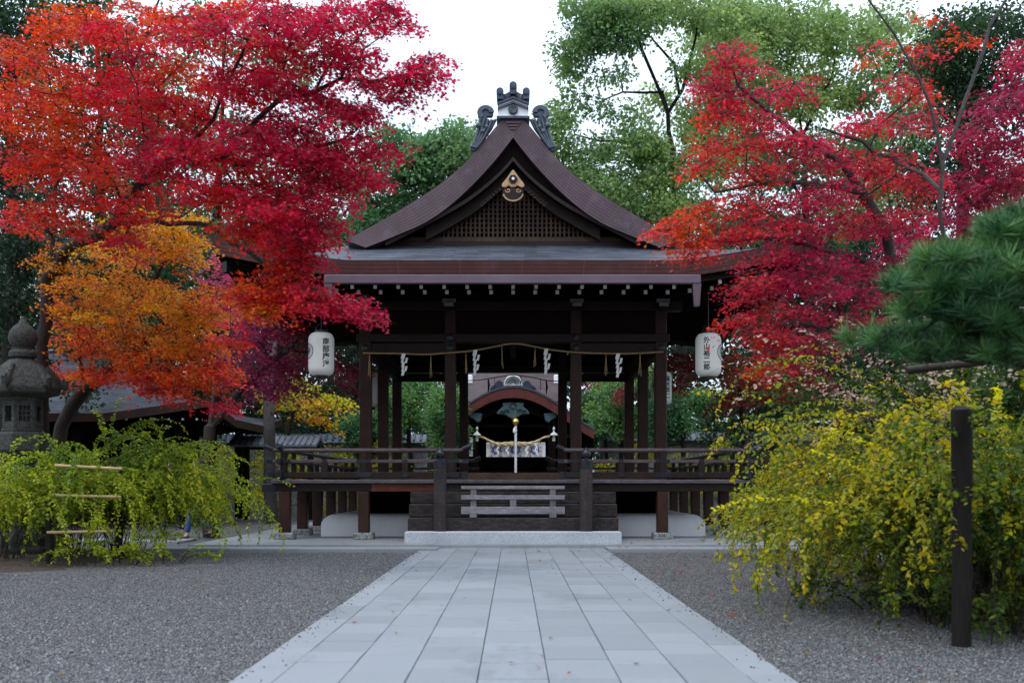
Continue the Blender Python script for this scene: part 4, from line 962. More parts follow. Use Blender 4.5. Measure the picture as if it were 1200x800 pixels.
# ================================================================== curved-roof building at the left
sb = thing('side_hall', 'low dark hall with grey upturned tiled roof behind the left maple trees', 'shrine building', (-14.4, 34.7, 0))
def side_hall():
    cx, cy, hx, hy = -14.4, 34.75, 5.85, 4.75
    def gz(s): return 3.22 + .22 * s + .048 * s * s
    def lf(x, y): a = max(0, (abs(x) - hx + 3) / 3); b_ = max(0, (abs(y) - hy + 3) / 3); return .42 * (a * b_) ** 1.1
    xs = np.linspace(-hx, hx, 40); ys = np.linspace(-hy, hy, 36); nx, ny = len(xs), len(ys); mb = MB()
    for k in (0, 1):
        for y in ys:
            for x in xs: mb.v.append((cx + x, cy + y, gz(min(hx - abs(x), hy - abs(y), 3.4 if abs(x) > 3.4 else 99)) + lf(x, y) - k * .24))
    for j in range(ny - 1):
        for i in range(nx - 1):
            qd = [j * nx + i, j * nx + i + 1, (j + 1) * nx + i + 1, (j + 1) * nx + i]; mb.f.append(qd); mb.m.append(0); mb.f.append([k + nx * ny for k in qd][::-1]); mb.m.append(1)
    ring = [(i, 0) for i in range(nx)] + [(nx - 1, j) for j in range(1, ny)] + [(i, ny - 1) for i in range(nx - 2, -1, -1)] + [(0, j) for j in range(ny - 2, 0, -1)]
    for a in range(len(ring)):
        p, q_ = ring[a], ring[(a + 1) % len(ring)]; ip, iq = p[1] * nx + p[0], q_[1] * nx + q_[0]; mb.f.append([ip, iq, iq + nx * ny, ip + nx * ny]); mb.m.append(2)
    ro = mb.build('roof', ['roof_dim', 'wood_dark', 'wood_post'], sb, 0, True)
    mb = MB(); mb.box(cx - 3.4, cx + 1.2, cy - .2, cy + .2, 5.2, 5.6); mb.build('ridge', 'tile_dark', ro, .05)
    for x in (-4.6, -1.6, 1.6, 4.6):
        for y in (-3.4, 0, 3.4):
            if abs(x) < 4 and y == 0: continue
            mb = MB(); mb.box(cx + x - .13, cx + x + .13, cy + y - .13, cy + y + .13, 0, 3.3); mb.build('column', 'wood_panel', sb, .02)
    mb = MB(); mb.box(cx - 4.5, cx + 4.5, cy - 1.2, cy - 1.1, 0, 3.3); mb.build('wall', 'wood_dark', sb)
    mb = MB(); mb.box(cx - 4.7, cx + 4.7, cy - 3.55, cy - 3.25, 2.75, 3.0); mb.build('head_beam', 'wood_dark', sb, .02)
    for k in range(28):
        x = cx - 5.4 + k * .4; mb = MB(); mb.box(x - .03, x + .03, cy - 4.4, cy - 3.3, 3.04, 3.10, 0, {2: 1}); mb.build('rafter', ['wood_dark', 'white_paint'], sb)
    for k in range(20):
        y = cy - 4.2 + k * .44; mb = MB(); mb.box(cx + 4.6, cx + 5.5, y - .03, y + .03, 3.04, 3.10, 0, {1: 1}); mb.build('rafter', ['wood_dark', 'white_paint'], sb)
side_hall()
gt = thing('roofed_gate', 'small roofed passage with leaf littered grey roof left of the hall', 'gate', (-8.2, 36.4, 0))
mb = MB(); D_ = 36.0; xa, xb = XX(268, D_), XX(371, D_); z0, z1 = ZX(521, D_), ZX(510.5, 36.8)
for s in (-1, 1):
    yb = 36.8 + s * .8
    mb.add([(xa, 36.8, z1), (xb, 36.8, z1), (xb, yb, z0), (xa, yb, z0), (xa, 36.8, z1 - .1), (xb, 36.8, z1 - .1), (xb, yb, z0 - .07), (xa, yb, z0 - .07)], [(0, 1, 2, 3), (7, 6, 5, 4), (1, 5, 6, 2), (0, 3, 7, 4), (2, 6, 7, 3)])
ro = mb.build('roof', 'roof_slate', gt)
for k in range(16):
    x = xa + (xb - xa) * k / 15; mb = MB(); mb.tube([(x, 36.0, z0 + .02), (x, 36.8, z1 + .02)], .028, 6); mb.build('roof_batten', 'tile_dark', ro)
for x in (xa + .4, xb - .35):
    mb = MB(); mb.box(x - .09, x + .09, 36.7, 36.9, 0, 2.75); mb.build('post', 'wood_panel', gt, .01)
mb = MB(); mb.box(xa + .1, xb - .05, 36.72, 36.88, 2.42, 2.56); mb.build('beam', 'wood_panel', gt, .01)
# tile-capped wall far behind
def capped_wall(x0, x1, y, h, label):
    wl = thing('boundary_wall', label, 'wall', ((x0 + x1) / 2, y, 0))
    mb = MB(); mb.box(x0, x1, y - .15, y + .15, 0, h); mb.build('wall_body', 'granite_old', wl)
    mb = MB(); mb.prism([(y - .42, h + .0), (y + .42, h + .0), (y + .38, h + .08), (y + .08, h + .36), (y - .08, h + .36), (y - .38, h + .08)], x0, x1)
    mb.v = [(v[1], v[0], v[2]) for v in mb.v]; cp = mb.build('tile_cap', 'roof_tile', wl)
    k = 0; mb = MB(); x = x0 + .1
    while x < x1: mb.tube([(x, y - .4, h + .08), (x, y - .07, h + .37)], .05, 6); x += .28
    o_ = mb.build('roll_tiles', 'tile_dark', cp)
capped_wall(3.6, 13.0, 44.5, 3.05, 'grey wall with a tiled cap behind the shrubs right of the sanctuary')
capped_wall(-14, -3.6, 44.5, 2.95, 'grey wall with a tiled cap behind the shrubs left of the sanctuary')

# ================================================================== stone lantern at the left
LX, LY = XX(27, 18.3), 18.3
sl_ = thing('stone_lantern', 'tall mossy grey stone lantern standing at the far left under the maple', 'stone lantern', (LX, LY, GZ0))
def sq(prof, n=6, mi=0, rot=0):
    mb = MB(); b_ = 0
    for r_, z in prof:
        for k in range(n): a = 2 * math.pi * (k + .5) / n + rot; mb.v.append((LX + r_ * math.cos(a), LY + r_ * math.sin(a), z))
    for i in range(len(prof) - 1):
        for k in range(n): mb.f.append([i * n + k, i * n + (k + 1) % n, (i + 1) * n + (k + 1) % n, (i + 1) * n + k]); mb.m.append(0)
    mb.f.append([k for k in range(n)][::-1]); mb.m.append(0); e_ = (len(prof) - 1) * n; mb.f.append([e_ + k for k in range(n)]); mb.m.append(0); return mb
zz_ = lambda yy: ZX(yy, 18.3)
sq([(.72, GZ0), (.72, .12), (.60, .16), (.58, .30), (.42, .42), (.36, .48)]).build('pedestal', 'lantern_stone', sl_, .03, False, 2)
mb = MB(); mb.lathe([(.30, .47), (.27, .6), (.25, .95), (.28, 1.0), (.28, 1.08), (.25, 1.13), (.26, 1.55), (.31, 1.68)], (LX, LY, 0), 24); mb.build('shaft', 'lantern_stone', sl_, 0, True)
sq([(.34, 1.66), (.52, 1.80), (.60, 1.86), (.60, zz_(517)), (.58, zz_(503)), (.52, zz_(501))]).build('platform', 'lantern_stone', sl_, .02, False, 2)
# fire box: six slabs with openings
fb = MB(); z0, z1 = zz_(500.5), zz_(459); rr = .44
root = sq([(.46, z0), (.46, z0 + .05)]).build('fire_box', 'lantern_stone', sl_, .01)
sq([(.46, z1 - .06), (.46, z1)]).build('fire_box_lintel', 'lantern_stone', root, .01)
for k in range(6):
    a0, a1 = 2 * math.pi * (k + .5) / 6, 2 * math.pi * (k + 1.5) / 6; p = np.array([LX + rr * math.cos(a0), LY + rr * math.sin(a0)]); q_ = np.array([LX + rr * math.cos(a1), LY + rr * math.sin(a1)])
    def pan(u0, u1, w0, w1, t=.06):
        nrm = np.array([(p + q_)[0] / 2 - LX, (p + q_)[1] / 2 - LY]); nrm /= np.linalg.norm(nrm); A = p + (q_ - p) * u0; B = p + (q_ - p) * u1; A2, B2 = A - nrm * t, B - nrm * t
        mb = MB(); mb.add([(*A, w0), (*B, w0), (*B2, w0), (*A2, w0), (*A, w1), (*B, w1), (*B2, w1), (*A2, w1)], [(0, 1, 2, 3), (7, 6, 5, 4), (0, 4, 5, 1), (1, 5, 6, 2), (2, 6, 7, 3), (3, 7, 4, 0)]); return mb
    za, zb = z0 + .053, z1 - .063
    m1 = MB()
    for (u0, u1, w0, w1) in ((.02, .24, za, zb), (.76, .98, za, zb), (.243, .757, za, za + .12), (.243, .757, zb - .1, zb)):
        k2 = pan(u0, u1, w0, w1); m1.add(k2.v, k2.f)
    if k % 2 == 0:
        for t in (.41, .59): k2 = pan(t - .02, t + .02, za + .12, zb - .1, .04); m1.add(k2.v, k2.f)
        for t in (.38, .66): zc = za + .12 + (zb - za - .22) * t; k2 = pan(.243, .757, zc - .012, zc + .012, .03); m1.add(k2.v, k2.f)
    m1.build('fire_box_panel', 'lantern_stone', root, .006)
sq([(.30, z0 + .05), (.30, z1 - .06)]).build('fire_box_core', 'ink', root)
zr_ = zz_(459)
kb = sq([(.50, zr_), (.80, zr_ + .06), (.84, zr_ + .17), (.70, zr_ + .36), (.52, zr_ + .52), (.34, zr_ + .64), (.22, zr_ + .70)]).build('roof', 'lantern_stone', sl_, .03, False, 2)
for k in range(6):
    a = 2 * math.pi * (k + .5) / 6; c_, s_ = math.cos(a), math.sin(a); mb = MB()
    mb.tube([(LX + r_ * c_, LY + r_ * s_, zr_ + z) for r_, z in ((.5, .55), (.7, .38), (.82, .24), (.90, .22), (.93, .30), (.87, .36))], [.05, .06, .075, .085, .07, .045], 8); mb.build('roof_scroll', 'lantern_stone', kb, 0, True)
mb = MB(); zt = zr_ + .69; mb.lathe([(.24, zt), (.30, zt + .03), (.31, zt + .10), (.27, zt + .14), (.20, zt + .16), (.20, zt + .2), (.28, zt + .25), (.32, zt + .36), (.29, zt + .48), (.20, zt + .57), (.10, zt + .63), (.05, zt + .72), (.001, zt + .76)], (LX, LY, 0), 24); mb.build('jewel_finial', 'lantern_stone', sl_, 0, True)

sl_.scale = (.74, .74, .965)

# ================================================================== stakes, bamboo rails and poles for the shrubs
def stake(px_, yt, yb, wpx, label, grp, top=None, d=None):
    d = d or F * (EYE - GZ0) / (yb - HY); x = XX(px_, d); r = wpx * d / F / 2; mb = MB(); zt = ZX(yt, d)
    r2 = random.Random(int(px_)); n = 10; mb.tube([(x + r2.uniform(-.008, .008), d + r2.uniform(-.008, .008), z) for z in np.linspace(GZ0 - .1, zt - .015, n)] + [(x, d, zt)], [r * r2.uniform(.93, 1.06) for _ in range(n)] + [r * .8], 12)
    return tag(mb.build('wooden_stake', 'stake', None, 0, True), label, 'stake', grp), x, d, r
G1 = 'stakes of the bamboo rail at the left shrub'
stake(57.5, 586, 663, 9, 'dark wooden stake at the front left of the arching green shrub', G1)
stake(140, 575, 655, 8, 'dark wooden stake by the middle of the arching green shrub', G1)
for k, (xa, xb, ya, yb) in enumerate(((64, 143, 545, 549), (60, 142, 580, 582), (55, 134, 623.5, 622))):
    d = 16.0; mb = MB(); A, B = P(xa, ya, d), P(xb, yb, d + .25); pts = [A + (B - A) * t for t in np.linspace(0, 1, 22)]
    mb.tube([tuple(p) for p in pts], [.021 + (.005 if i % 5 == 2 else 0) for i in range(22)], 10)
    tag(mb.build('bamboo_rail', 'bamboo', None, 0, True), ['topmost pale bamboo rail tied before the left green shrub', 'middle pale bamboo rail tied before the left green shrub', 'lowest pale bamboo rail tied before the left green shrub'][k], 'bamboo rail', 'bamboo rails at the left shrub')
G2 = 'stakes of the rail along the right shrubs'
stake(1127, 478, 757, 23, 'thick dark wooden stake nearest the camera among the yellow shrubs', G2)
stake(1022, 500, 677, 10, 'dark stake half hidden in the middle of the yellow shrubs', G2)
stake(899, 535, 652, 8, 'thin black stake where the yellow shrubs end near the hall', G2)
def pole(A, B, r, name, mat, label, cat, grp=None):
    mb = MB(); A, B = np.array(A), np.array(B); n = 12; mb.tube([tuple(A + (B - A) * t) for t in np.linspace(0, 1, n)], [r * (1 + .05 * math.sin(k * 2.3)) for k in range(n)], 12)
    return tag(mb.build(name, mat, None, 0, True), label, cat, grp)
p1, p2, p3 = P(1127, 580, 8.0), P(1022, 575, 13.9), P(899, 560, 18.2)
pole(p1 + [.1, .1, .0], p2 + [.07, 0, 0], .03, 'wooden_rail', 'stake', 'dark pole rail tied to the nearest stake of the yellow shrubs', 'rail', 'rails along the right shrubs')
pole(p2 + [.07, .02, .04], p3 + [.06, .1, 0], .03, 'wooden_rail', 'stake', 'dark pole rail between the two farther stakes of the yellow shrubs', 'rail', 'rails along the right shrubs')
pole(P(1062, 434, 8.4), P(1290, 408, 8.4), .032, 'support_pole', 'log_pole', 'grey brown log laid level to hold up the pine branches', 'pole')

# ================================================================== two people walking behind the left shrub
def person(loc, face, legs, mats, label, bag=False):
    root = thing('person', label, 'person', loc)
    def skin(name, pts, edges, rad, mat, parent, sub=2):
        me = bpy.data.meshes.new(name); me.from_pydata(pts, edges, []); me.materials.append(MATS[mat]); o = link(name, me, parent)
        md = o.modifiers.new('skin', 'SKIN')
        for i, r_ in enumerate(rad): me.skin_vertices[0].data[i].radius = r_ if hasattr(r_, '__len__') else (r_, r_)
        me.skin_vertices[0].data[0].use_root = True
        s_ = o.modifiers.new('sub', 'SUBSURF'); s_.levels = sub; s_.render_levels = sub; md.use_smooth_shade = True
        return o
    fx, fy = face; lx, ly = -fy, fx                         # facing and left directions
    def q3(f, l, z): return (fx * f + lx * l, fy * f + ly * l, z)
    A, B = legs
    pts = [q3(0, 0, .96), q3(0, 0, 1.12), q3(.01, 0, 1.32), q3(0, 0, 1.45), q3(.01, 0, 1.52), q3(.02, 0, 1.60), q3(.02, 0, 1.70)]
    ed = [(0, 1), (1, 2), (2, 3), (3, 4), (4, 5), (5, 6)]; rad = [(.15, .12), (.14, .11), (.16, .115), (.12, .08), .05, .085, .08]
    for s, (k_f, k_z, f_f, f_z, t_f) in ((1, A), (-1, B)):
        b_ = len(pts); pts += [q3(0, s * .09, .90), q3(k_f, s * .09, k_z), q3(f_f, s * .09, f_z), q3(f_f + t_f, s * .10, f_z - .045)]; ed += [(0, b_), (b_, b_ + 1), (b_ + 1, b_ + 2), (b_ + 2, b_ + 3)]; rad += [.088, .062, .043, .035]
        b_ = len(pts); sw = -s * .16; pts += [q3(0, s * .19, 1.42), q3(-sw * .5 - .03, s * .23, 1.15), q3(sw * .0 + .1, s * .22, .93), q3(.14, s * .22, .85)]; ed += [(3, b_), (b_, b_ + 1), (b_ + 1, b_ + 2), (b_ + 2, b_ + 3)]; rad += [.06, .045, .034, .032]
    body = skin('body', pts, ed, rad, 'skin', root)
    # clothing as fuller shells
    tp = [q3(0, 0, .88), q3(0, 0, 1.12), q3(.01, 0, 1.32), q3(0, 0, 1.46)]; te = [(0, 1), (1, 2), (2, 3)]; tr_ = [(.185, .15), (.165, .14), (.185, .14), (.125, .09)]
    for s in (1, -1):
        sw = -s * .16; b_ = len(tp); tp += [q3(0, s * .19, 1.43), q3(-sw * .5 - .03, s * .23, 1.15), q3(.09, s * .22, .95)]; te += [(3, b_), (b_, b_ + 1), (b_ + 1, b_ + 2)]; tr_ += [.075, .06, .05]
    skin('jacket', tp, te, tr_, mats[0], body)
    pp = [q3(0, 0, .95)]; pe = []; prd = [(.17, .14)]
    for s, (k_f, k_z, f_f, f_z, t_f) in ((1, A), (-1, B)):
        b_ = len(pp); pp += [q3(0, s * .09, .86), q3(k_f, s * .09, k_z), q3(f_f, s * .09, f_z + .05)]; pe += [(0, b_), (b_, b_ + 1), (b_ + 1, b_ + 2)]; prd += [.105, .08, .068]
    skin('trousers', pp, pe, prd, mats[1], body)
    for s, (k_f, k_z, f_f, f_z, t_f) in ((1, A), (-1, B)):
        skin('shoe', [q3(f_f - .05, s * .09, f_z - .035), q3(f_f + .06, s * .095, f_z - .04), q3(f_f + .17, s * .10, f_z - .05)], [(0, 1), (1, 2)], [.046, .048, .036], 'shoe', body)
        c = q3(.15, s * .22, .80); hb = MB()
        for k in range(4):                                   # fingers, unequal and slightly curled
            u = (k - 1.5) * .018; L = (.062, .074, .07, .055)[k]; hb.tube([q3(.15 + u, s * .22, .80), q3(.155 + u, s * .222, .80 - L * .6), q3(.15 + u, s * .21, .80 - L)], [.009, .008, .006], 6)
        hb.tube([q3(.17, s * .22, .83), q3(.20, s * .215, .80), q3(.205, s * .21, .775)], [.011, .010, .007], 6); hb.tube([q3(.135, s * .22, .86), q3(.15, s * .22, .79)], [.028, .034], 8)
        hb.v = [(a + loc[0], b2 + loc[1], c2 + loc[2]) for a, b2, c2 in hb.v]; hb.build('hand', 'skin', body, 0, True)
    hd = MB(); prof = [(.001, -.12), (.05, -.115), (.07, -.08), (.078, -.02), (.08, .03), (.07, .08), (.045, .11), (.001, .122)]
    hd.lathe(prof, (0, 0, 0), 16); hd.v = [(q3(a * 1.1 + .02, b2, 0)[0] + loc[0], q3(a * 1.1 + .02, b2, 0)[1] + loc[1], c2 + 1.64 + loc[2]) for a, b2, c2 in hd.v]
    fz = MB(); 
    fz.tube([q3(.105, 0, 1.655), q3(.125, 0, 1.625), q3(.108, 0, 1.61)], [.008, .014, .010], 6)
    for s in (-1, 1): fz.tube([q3(.10, s * .03, 1.652), q3(.104, s * .03, 1.65)], .009, 6); fz.tube([q3(.02, s * .085, 1.66), q3(.015, s * .088, 1.62)], [.018, .012], 6)
    fz.tube([q3(.10, -.02, 1.585), q3(.104, 0, 1.583), q3(.10, .02, 1.585)], .006, 5)
    fz.v = [(a + loc[0], b2 + loc[1], c2 + loc[2]) for a, b2, c2 in fz.v]; hd.add(fz.v, fz.f); hd.build('head', 'skin', body, 0, True)
    hr = MB(); hr.lathe([(.093, -.05), (.097, .0), (.094, .05), (.078, .1), (.05, .128), (.001, .14)], (0, 0, 0), 16); hr.v = [(q3(a * 1.1 - .012, b2, 0)[0] + loc[0], q3(a * 1.1 - .012, b2, 0)[1] + loc[1], c2 + 1.655 + loc[2]) for a, b2, c2 in hr.v]; hr.build('hair', 'hair', body, 0, True)
    return root
d1 = 24.3
person((XX(232, d1), d1, -.03), (-.94, -.34), ((.20, .52, .24, .09, .10), (-.02, .50, -.30, .15, .10)), ('pale_cloth', 'jeans'), 'person in blue jeans and a pale top walking behind the left shrub')
person((XX(202, 24.9), 24.9, -.03), (-.97, -.2), ((.16, .5, .22, .09, .10), (.0, .5, -.24, .13, .10)), ('black_cloth', 'black_cloth'), 'person dressed in black walking ahead of the one in jeans')
# ================================================================== vegetation helpers
def nrm(a): return a / np.maximum(np.linalg.norm(a, axis=-1, keepdims=True), 1e-9)
MAPLE = np.array([(0, -.25), (.14, .02), (.62, -.30), (.36, .10), (.92, .30), (.40, .30), (.52, .92), (.17, .50), (0, 1.15), (-.17, .50), (-.52, .92), (-.40, .30), (-.92, .30), (-.36, .10), (-.62, -.30), (-.14, .02)]) * .62
OVAL = np.array([(0, -.6), (.36, -.2), (.38, .2), (0, .75), (-.38, .2), (-.36, -.2)])
RHOMB = np.array([(0, -.6), (.4, .0), (0, .7), (-.4, .0)])
def leaf_mesh(name, pos, dr, nr, size, col, tmpl, mat, parent, fold=.0):
    n, k = len(pos), len(tmpl)
    dr = nrm(dr); sd_ = nrm(np.cross(dr, nr)); nn = np.cross(sd_, dr)
    V = pos[:, None, :] + size[:, None, None] * (tmpl[None, :, 0, None] * sd_[:, None, :] + tmpl[None, :, 1, None] * dr[:, None, :] + (np.abs(tmpl[:, 0]) * fold)[None, :, None] * nn[:, None, :])
    T = org(parent); V = (V.reshape(-1, 3) - np.array([T.x, T.y, T.z])).astype(np.float32)
    me = bpy.data.meshes.new(name); me.vertices.add(n * k); me.vertices.foreach_set('co', V.ravel())
    me.loops.add(n * k); me.loops.foreach_set('vertex_index', np.arange(n * k, dtype=np.int32))
    me.polygons.add(n); me.polygons.foreach_set('loop_start', np.arange(0, n * k, k, dtype=np.int32)); me.polygons.foreach_set('loop_total', np.full(n, k, dtype=np.int32))
    me.update(); me.validate()
    a = me.color_attributes.new('col', 'FLOAT_COLOR', 'POINT'); c = np.concatenate([np.repeat(col, k, 0), np.ones((n * k, 1))], 1).astype(np.float32); a.data.foreach_set('color', c.ravel())
    me.materials.append(MATS[mat]); return link(name, me, parent)
def n3(p, f, s=0):       # smooth pseudo noise, 0..1
    x, y, z = p[:, 0] * f + s, p[:, 1] * f * 1.1 - s, p[:, 2] * f * 1.3 + 2 * s
    v = np.sin(x * 1.7 + np.sin(y * 1.3 + z)) + np.sin(y * 2.1 + np.sin(z * 1.9 - x)) + np.sin(z * 1.5 + np.sin(x * 2.3 + 1)) + .6 * np.sin(x * 4.1 + y * 3.3) + .6 * np.sin(z * 4.7 - y * 2.9 + x)
    return np.clip(.5 + v / 6.2, 0, 1)
def pal(t, stops):
    t = np.clip(t, 0, 1); xs = np.linspace(0, 1, len(stops)); s_ = np.array(stops); return np.stack([np.interp(t, xs, s_[:, i]) for i in range(3)], 1)
def grow(seeds, targets, r, step=.35, bend=.35, rmax=.2, rtip=.006, expo=.42, sag=0.0):
    """a woody skeleton: seed limbs (lists of points, first is the trunk) joined by growth to every target"""
    N = []; par = []; ln = []; fixed = []; rmn = []
    for si, sd_ in enumerate(seeds):
        sd_ = [np.array(p, float) for p in sd_]
        if si == 0: prev = -1
        else: prev = int(np.argmin([np.linalg.norm(p - sd_[0]) for p in N]))
        n0_ = len(N)
        for a, b_ in zip(sd_[:-1], sd_[1:]):
            m_ = max(1, int(np.linalg.norm(b_ - a) / step))
            for k in range(m_ + (1 if b_ is sd_[-1] else 0)):
                p = a + (b_ - a) * k / m_ + r.normal(0, .035, 3) * (1 if k else 0)
                N.append(p); rmn.append((rmax * .62 if si == 0 else rmax * .36)); par.append(prev); ln.append(0 if prev < 0 else ln[prev] + np.linalg.norm(p - N[prev])); prev = len(N) - 1
        for k in range(n0_, len(N)): rmn[k] *= 1 - .78 * (k - n0_) / max(1, len(N) - n0_)
    base = np.array(N)
    order = np.argsort([np.min(np.linalg.norm(base - t, axis=1)) for t in targets]); tips = []
    A = np.zeros((len(N) + len(targets) * 40, 3)); A[:len(N)] = N; Ln = np.zeros(len(A)); Ln[:len(N)] = ln; n = len(N); par = list(par)
    for ti in order:
        t = targets[ti]; d = np.linalg.norm(A[:n] - t, axis=1)
        cost = d + .18 * Ln[:n] + .6 * np.maximum(0, A[:n, 2] - t[2]) * .3
        if len(base) > 8: cost[:3] += 3
        i = int(np.argmin(cost)); p0 = A[i].copy(); D = d[i]; m_ = max(1, min(38, int(D / step)))
        pd = A[i] - A[par[i]] if par[i] >= 0 else np.array([0, 0, 1.]); pd = pd / (np.linalg.norm(pd) + 1e-9)
        c1 = p0 + pd * D * bend + np.array([0, 0, sag * D]); prev = i
        for k in range(1, m_ + 1):
            u = k / m_; p = (1 - u) ** 2 * p0 + 2 * u * (1 - u) * c1 + u * u * t
            if k < m_: p = p + r.normal(0, .03 * min(1, D), 3)
            if n >= len(A): A = np.concatenate([A, np.zeros((2000, 3))]); Ln = np.concatenate([Ln, np.zeros(2000)])
            A[n] = p; Ln[n] = Ln[prev] + np.linalg.norm(p - A[prev]); par.append(prev); prev = n; n += 1
        tips.append((ti, prev))
    A = A[:n]; cnt = np.zeros(n)
    for _, k in tips: cnt[k] += 1
    for i in range(n - 1, -1, -1):
        if par[i] >= 0: cnt[par[i]] += cnt[i]
    cnt = np.maximum(cnt, .6); rad = rtip * cnt ** expo
    u_ = np.clip(np.log(np.maximum(cnt, 1)) / np.log(max(cnt[0], 2)), 0, 1); rad = rtip * (rmax / rtip) ** (u_ ** 1.55); rad[:len(rmn)] = np.maximum(rad[:len(rmn)], rmn)
    for i in range(n):
        if par[i] >= 0: rad[i] = min(rad[i], rad[par[i]])
    return A, np.array(par), rad, cnt
def skeleton_mesh(name, A, par, rad, cnt, mat, parent, flare=1.0, minr=0, twigs=None):
    ch = [[] for _ in range(len(A))]
    for i, p in enumerate(par):
        if p >= 0: ch[p].append(i)
    mb = MB(); starts = [(0, None)]
    while starts:
        s0, pv = starts.pop(); pts = [] if pv is None else [pv]; i = s0
        while True:
            pts.append(i)
            if not ch[i]: break
            c_ = sorted(ch[i], key=lambda q_: -cnt[q_])
            for o_ in c_[1:]: starts.append((o_, i))
            i = c_[0]
        rr = [float(rad[k]) for k in pts]
        if pv is not None: rr[0] = min(rr[0], rr[1] * 1.25)
        if max(rr) < minr: continue
        if pv is None and flare > 1: rr = [q_ * (1 + (flare - 1) * math.exp(-k / 1.3)) for k, q_ in enumerate(rr)]
        n = 10 if max(rr) > .08 else 6 if max(rr) > .02 else 4
        if len(pts) > 1: mb.tube([A[k] for k in pts], rr, n, 0, False)
    if twigs:
        for c in twigs[0]:
            for _ in range(4):
                a = twigs[2].uniform(0, 6.28); L = twigs[1] * twigs[2].uniform(.6, 1.1); v = np.array([math.cos(a), math.sin(a), twigs[2].normal(0, .15)])
                mb.tube([c, c + v * L * .5 + np.array([0, 0, .015]), c + v * L - np.array([0, 0, .10 * L])], [.0042, .003, .0016], 3, 0, False)
    return mb.build(name, mat, parent, 0, True)
def pad_points(pads, r, f=1.0):
    """pads: (px, py, half width px, half height px, distance, half depth m, count[, tone]) -> spray centres and tones"""
    pts = []; tone = []
    for pd in pads:
        px_, py, hw, hh, d, dd, n = pd[:7]; t = pd[7] if len(pd) > 7 else 0
        for _ in range(max(1, int(n * f))):
            while True:
                u = r.uniform(-1, 1, 3)
                if u @ u < 1: break
            pts.append(P(px_ + u[0] * hw, py + u[1] * hh, d + u[2] * dd)); tone.append(t)
    return np.array(pts), np.array(tone)
def spray_leaves(ctr, tone, root_xy, r, per, Rr, thick, size, stops, tmpl, mat, parent, name='crown', droop=.25, tilt=.3, jit=.45, tonew=1., nf=.35, seed=0, fold=.12, flat=True, down=.45, noisew=.5, shift=0):
    n = len(ctr) * per; c = np.repeat(ctr, per, 0); tn = np.repeat(tone, per)
    outw = c - np.array([root_xy[0], root_xy[1], 0]); outw[:, 2] = 0; outw = nrm(outw)
    sn = nrm(np.repeat(r.normal(0, tilt, (len(ctr), 3)), per, 0) + np.array([0, 0, 1.]) + .25 * outw)
    e1 = nrm(np.cross(sn, np.array([.3, 1, 0.]))); e2 = np.cross(sn, e1)
    a = r.uniform(0, 2 * math.pi, n); Rs = np.repeat(r.uniform(.6, 1.25, len(ctr)), per) * Rr; q_ = Rs * np.sqrt(r.uniform(0, 1, n))
    rd = np.cos(a)[:, None] * e1 + np.sin(a)[:, None] * e2
    if flat: pos = c + rd * q_[:, None] + sn * r.normal(0, thick, n)[:, None]
    else: v = nrm(r.normal(0, 1, (n, 3))); pos = c + v * (Rs * r.uniform(.25, 1, n) ** .6)[:, None] * np.array([1, 1, .72]); rd = v
    pos[:, 2] -= droop * q_ * q_ / Rr
    dr = nrm(rd + .5 * r.normal(0, 1, (n, 3)) + .35 * outw - np.array([0, 0, down])); nr = nrm(sn + jit * r.normal(0, 1, (n, 3))) if flat else nrm(rd + np.array([0, 0, .5]) + jit * r.normal(0, 1, (n, 3)))
    t = shift + tn * tonew + noisew * (n3(pos, nf, seed) - .5) + .45 * noisew * (n3(pos, nf * 3.3, seed + 5) - .5) + r.normal(0, .09, n) + np.repeat(r.normal(0, .07, len(ctr)), per)
    col = pal(t, stops) * (r.uniform(.75, 1.2, n) * np.repeat(r.uniform(.72, 1.22, len(ctr)), per))[:, None]
    sz = size * r.uniform(.65, 1.2, n)
    return leaf_mesh(name, pos, dr, nr, sz, np.clip(col, 0, 1), tmpl, mat, parent, fold)

# tones: 0 crimson .. 1 yellow
RED = [(.48, .018, .058), (.57, .026, .040), (.60, .048, .018), (.60, .115, .012), (.62, .23, .012), (.64, .36, .018)]
def maple(name, label, base_d, trunk, limbs, pads, seed, stops, size=.052, per=46, Rr=.30, rmax=.17, f=1.0, bark='bark', rtip=.005, group=None, **kw):
    r = np.random.default_rng(seed); seeds = [[P(*p) for p in l] for l in [trunk] + limbs]
    ctr, tone = pad_points(pads, r, f); b = seeds[0][0]
    root = thing(name, label, 'maple tree', tuple(b), group)
    A, par, rad, cnt = grow(seeds, ctr, r, rmax=rmax, rtip=rtip, sag=.05)
    skeleton_mesh('trunk', A, par, rad, cnt, bark, root, 1.5, twigs=(ctr, Rr, r))
    spray_leaves(ctr, tone, (b[0], b[1]), r, per, Rr, .035, size, stops, MAPLE, 'leaf', root, seed=seed, **kw)
    return root
def gd_(yb): return F * (EYE - GZ0) / (yb - HY)

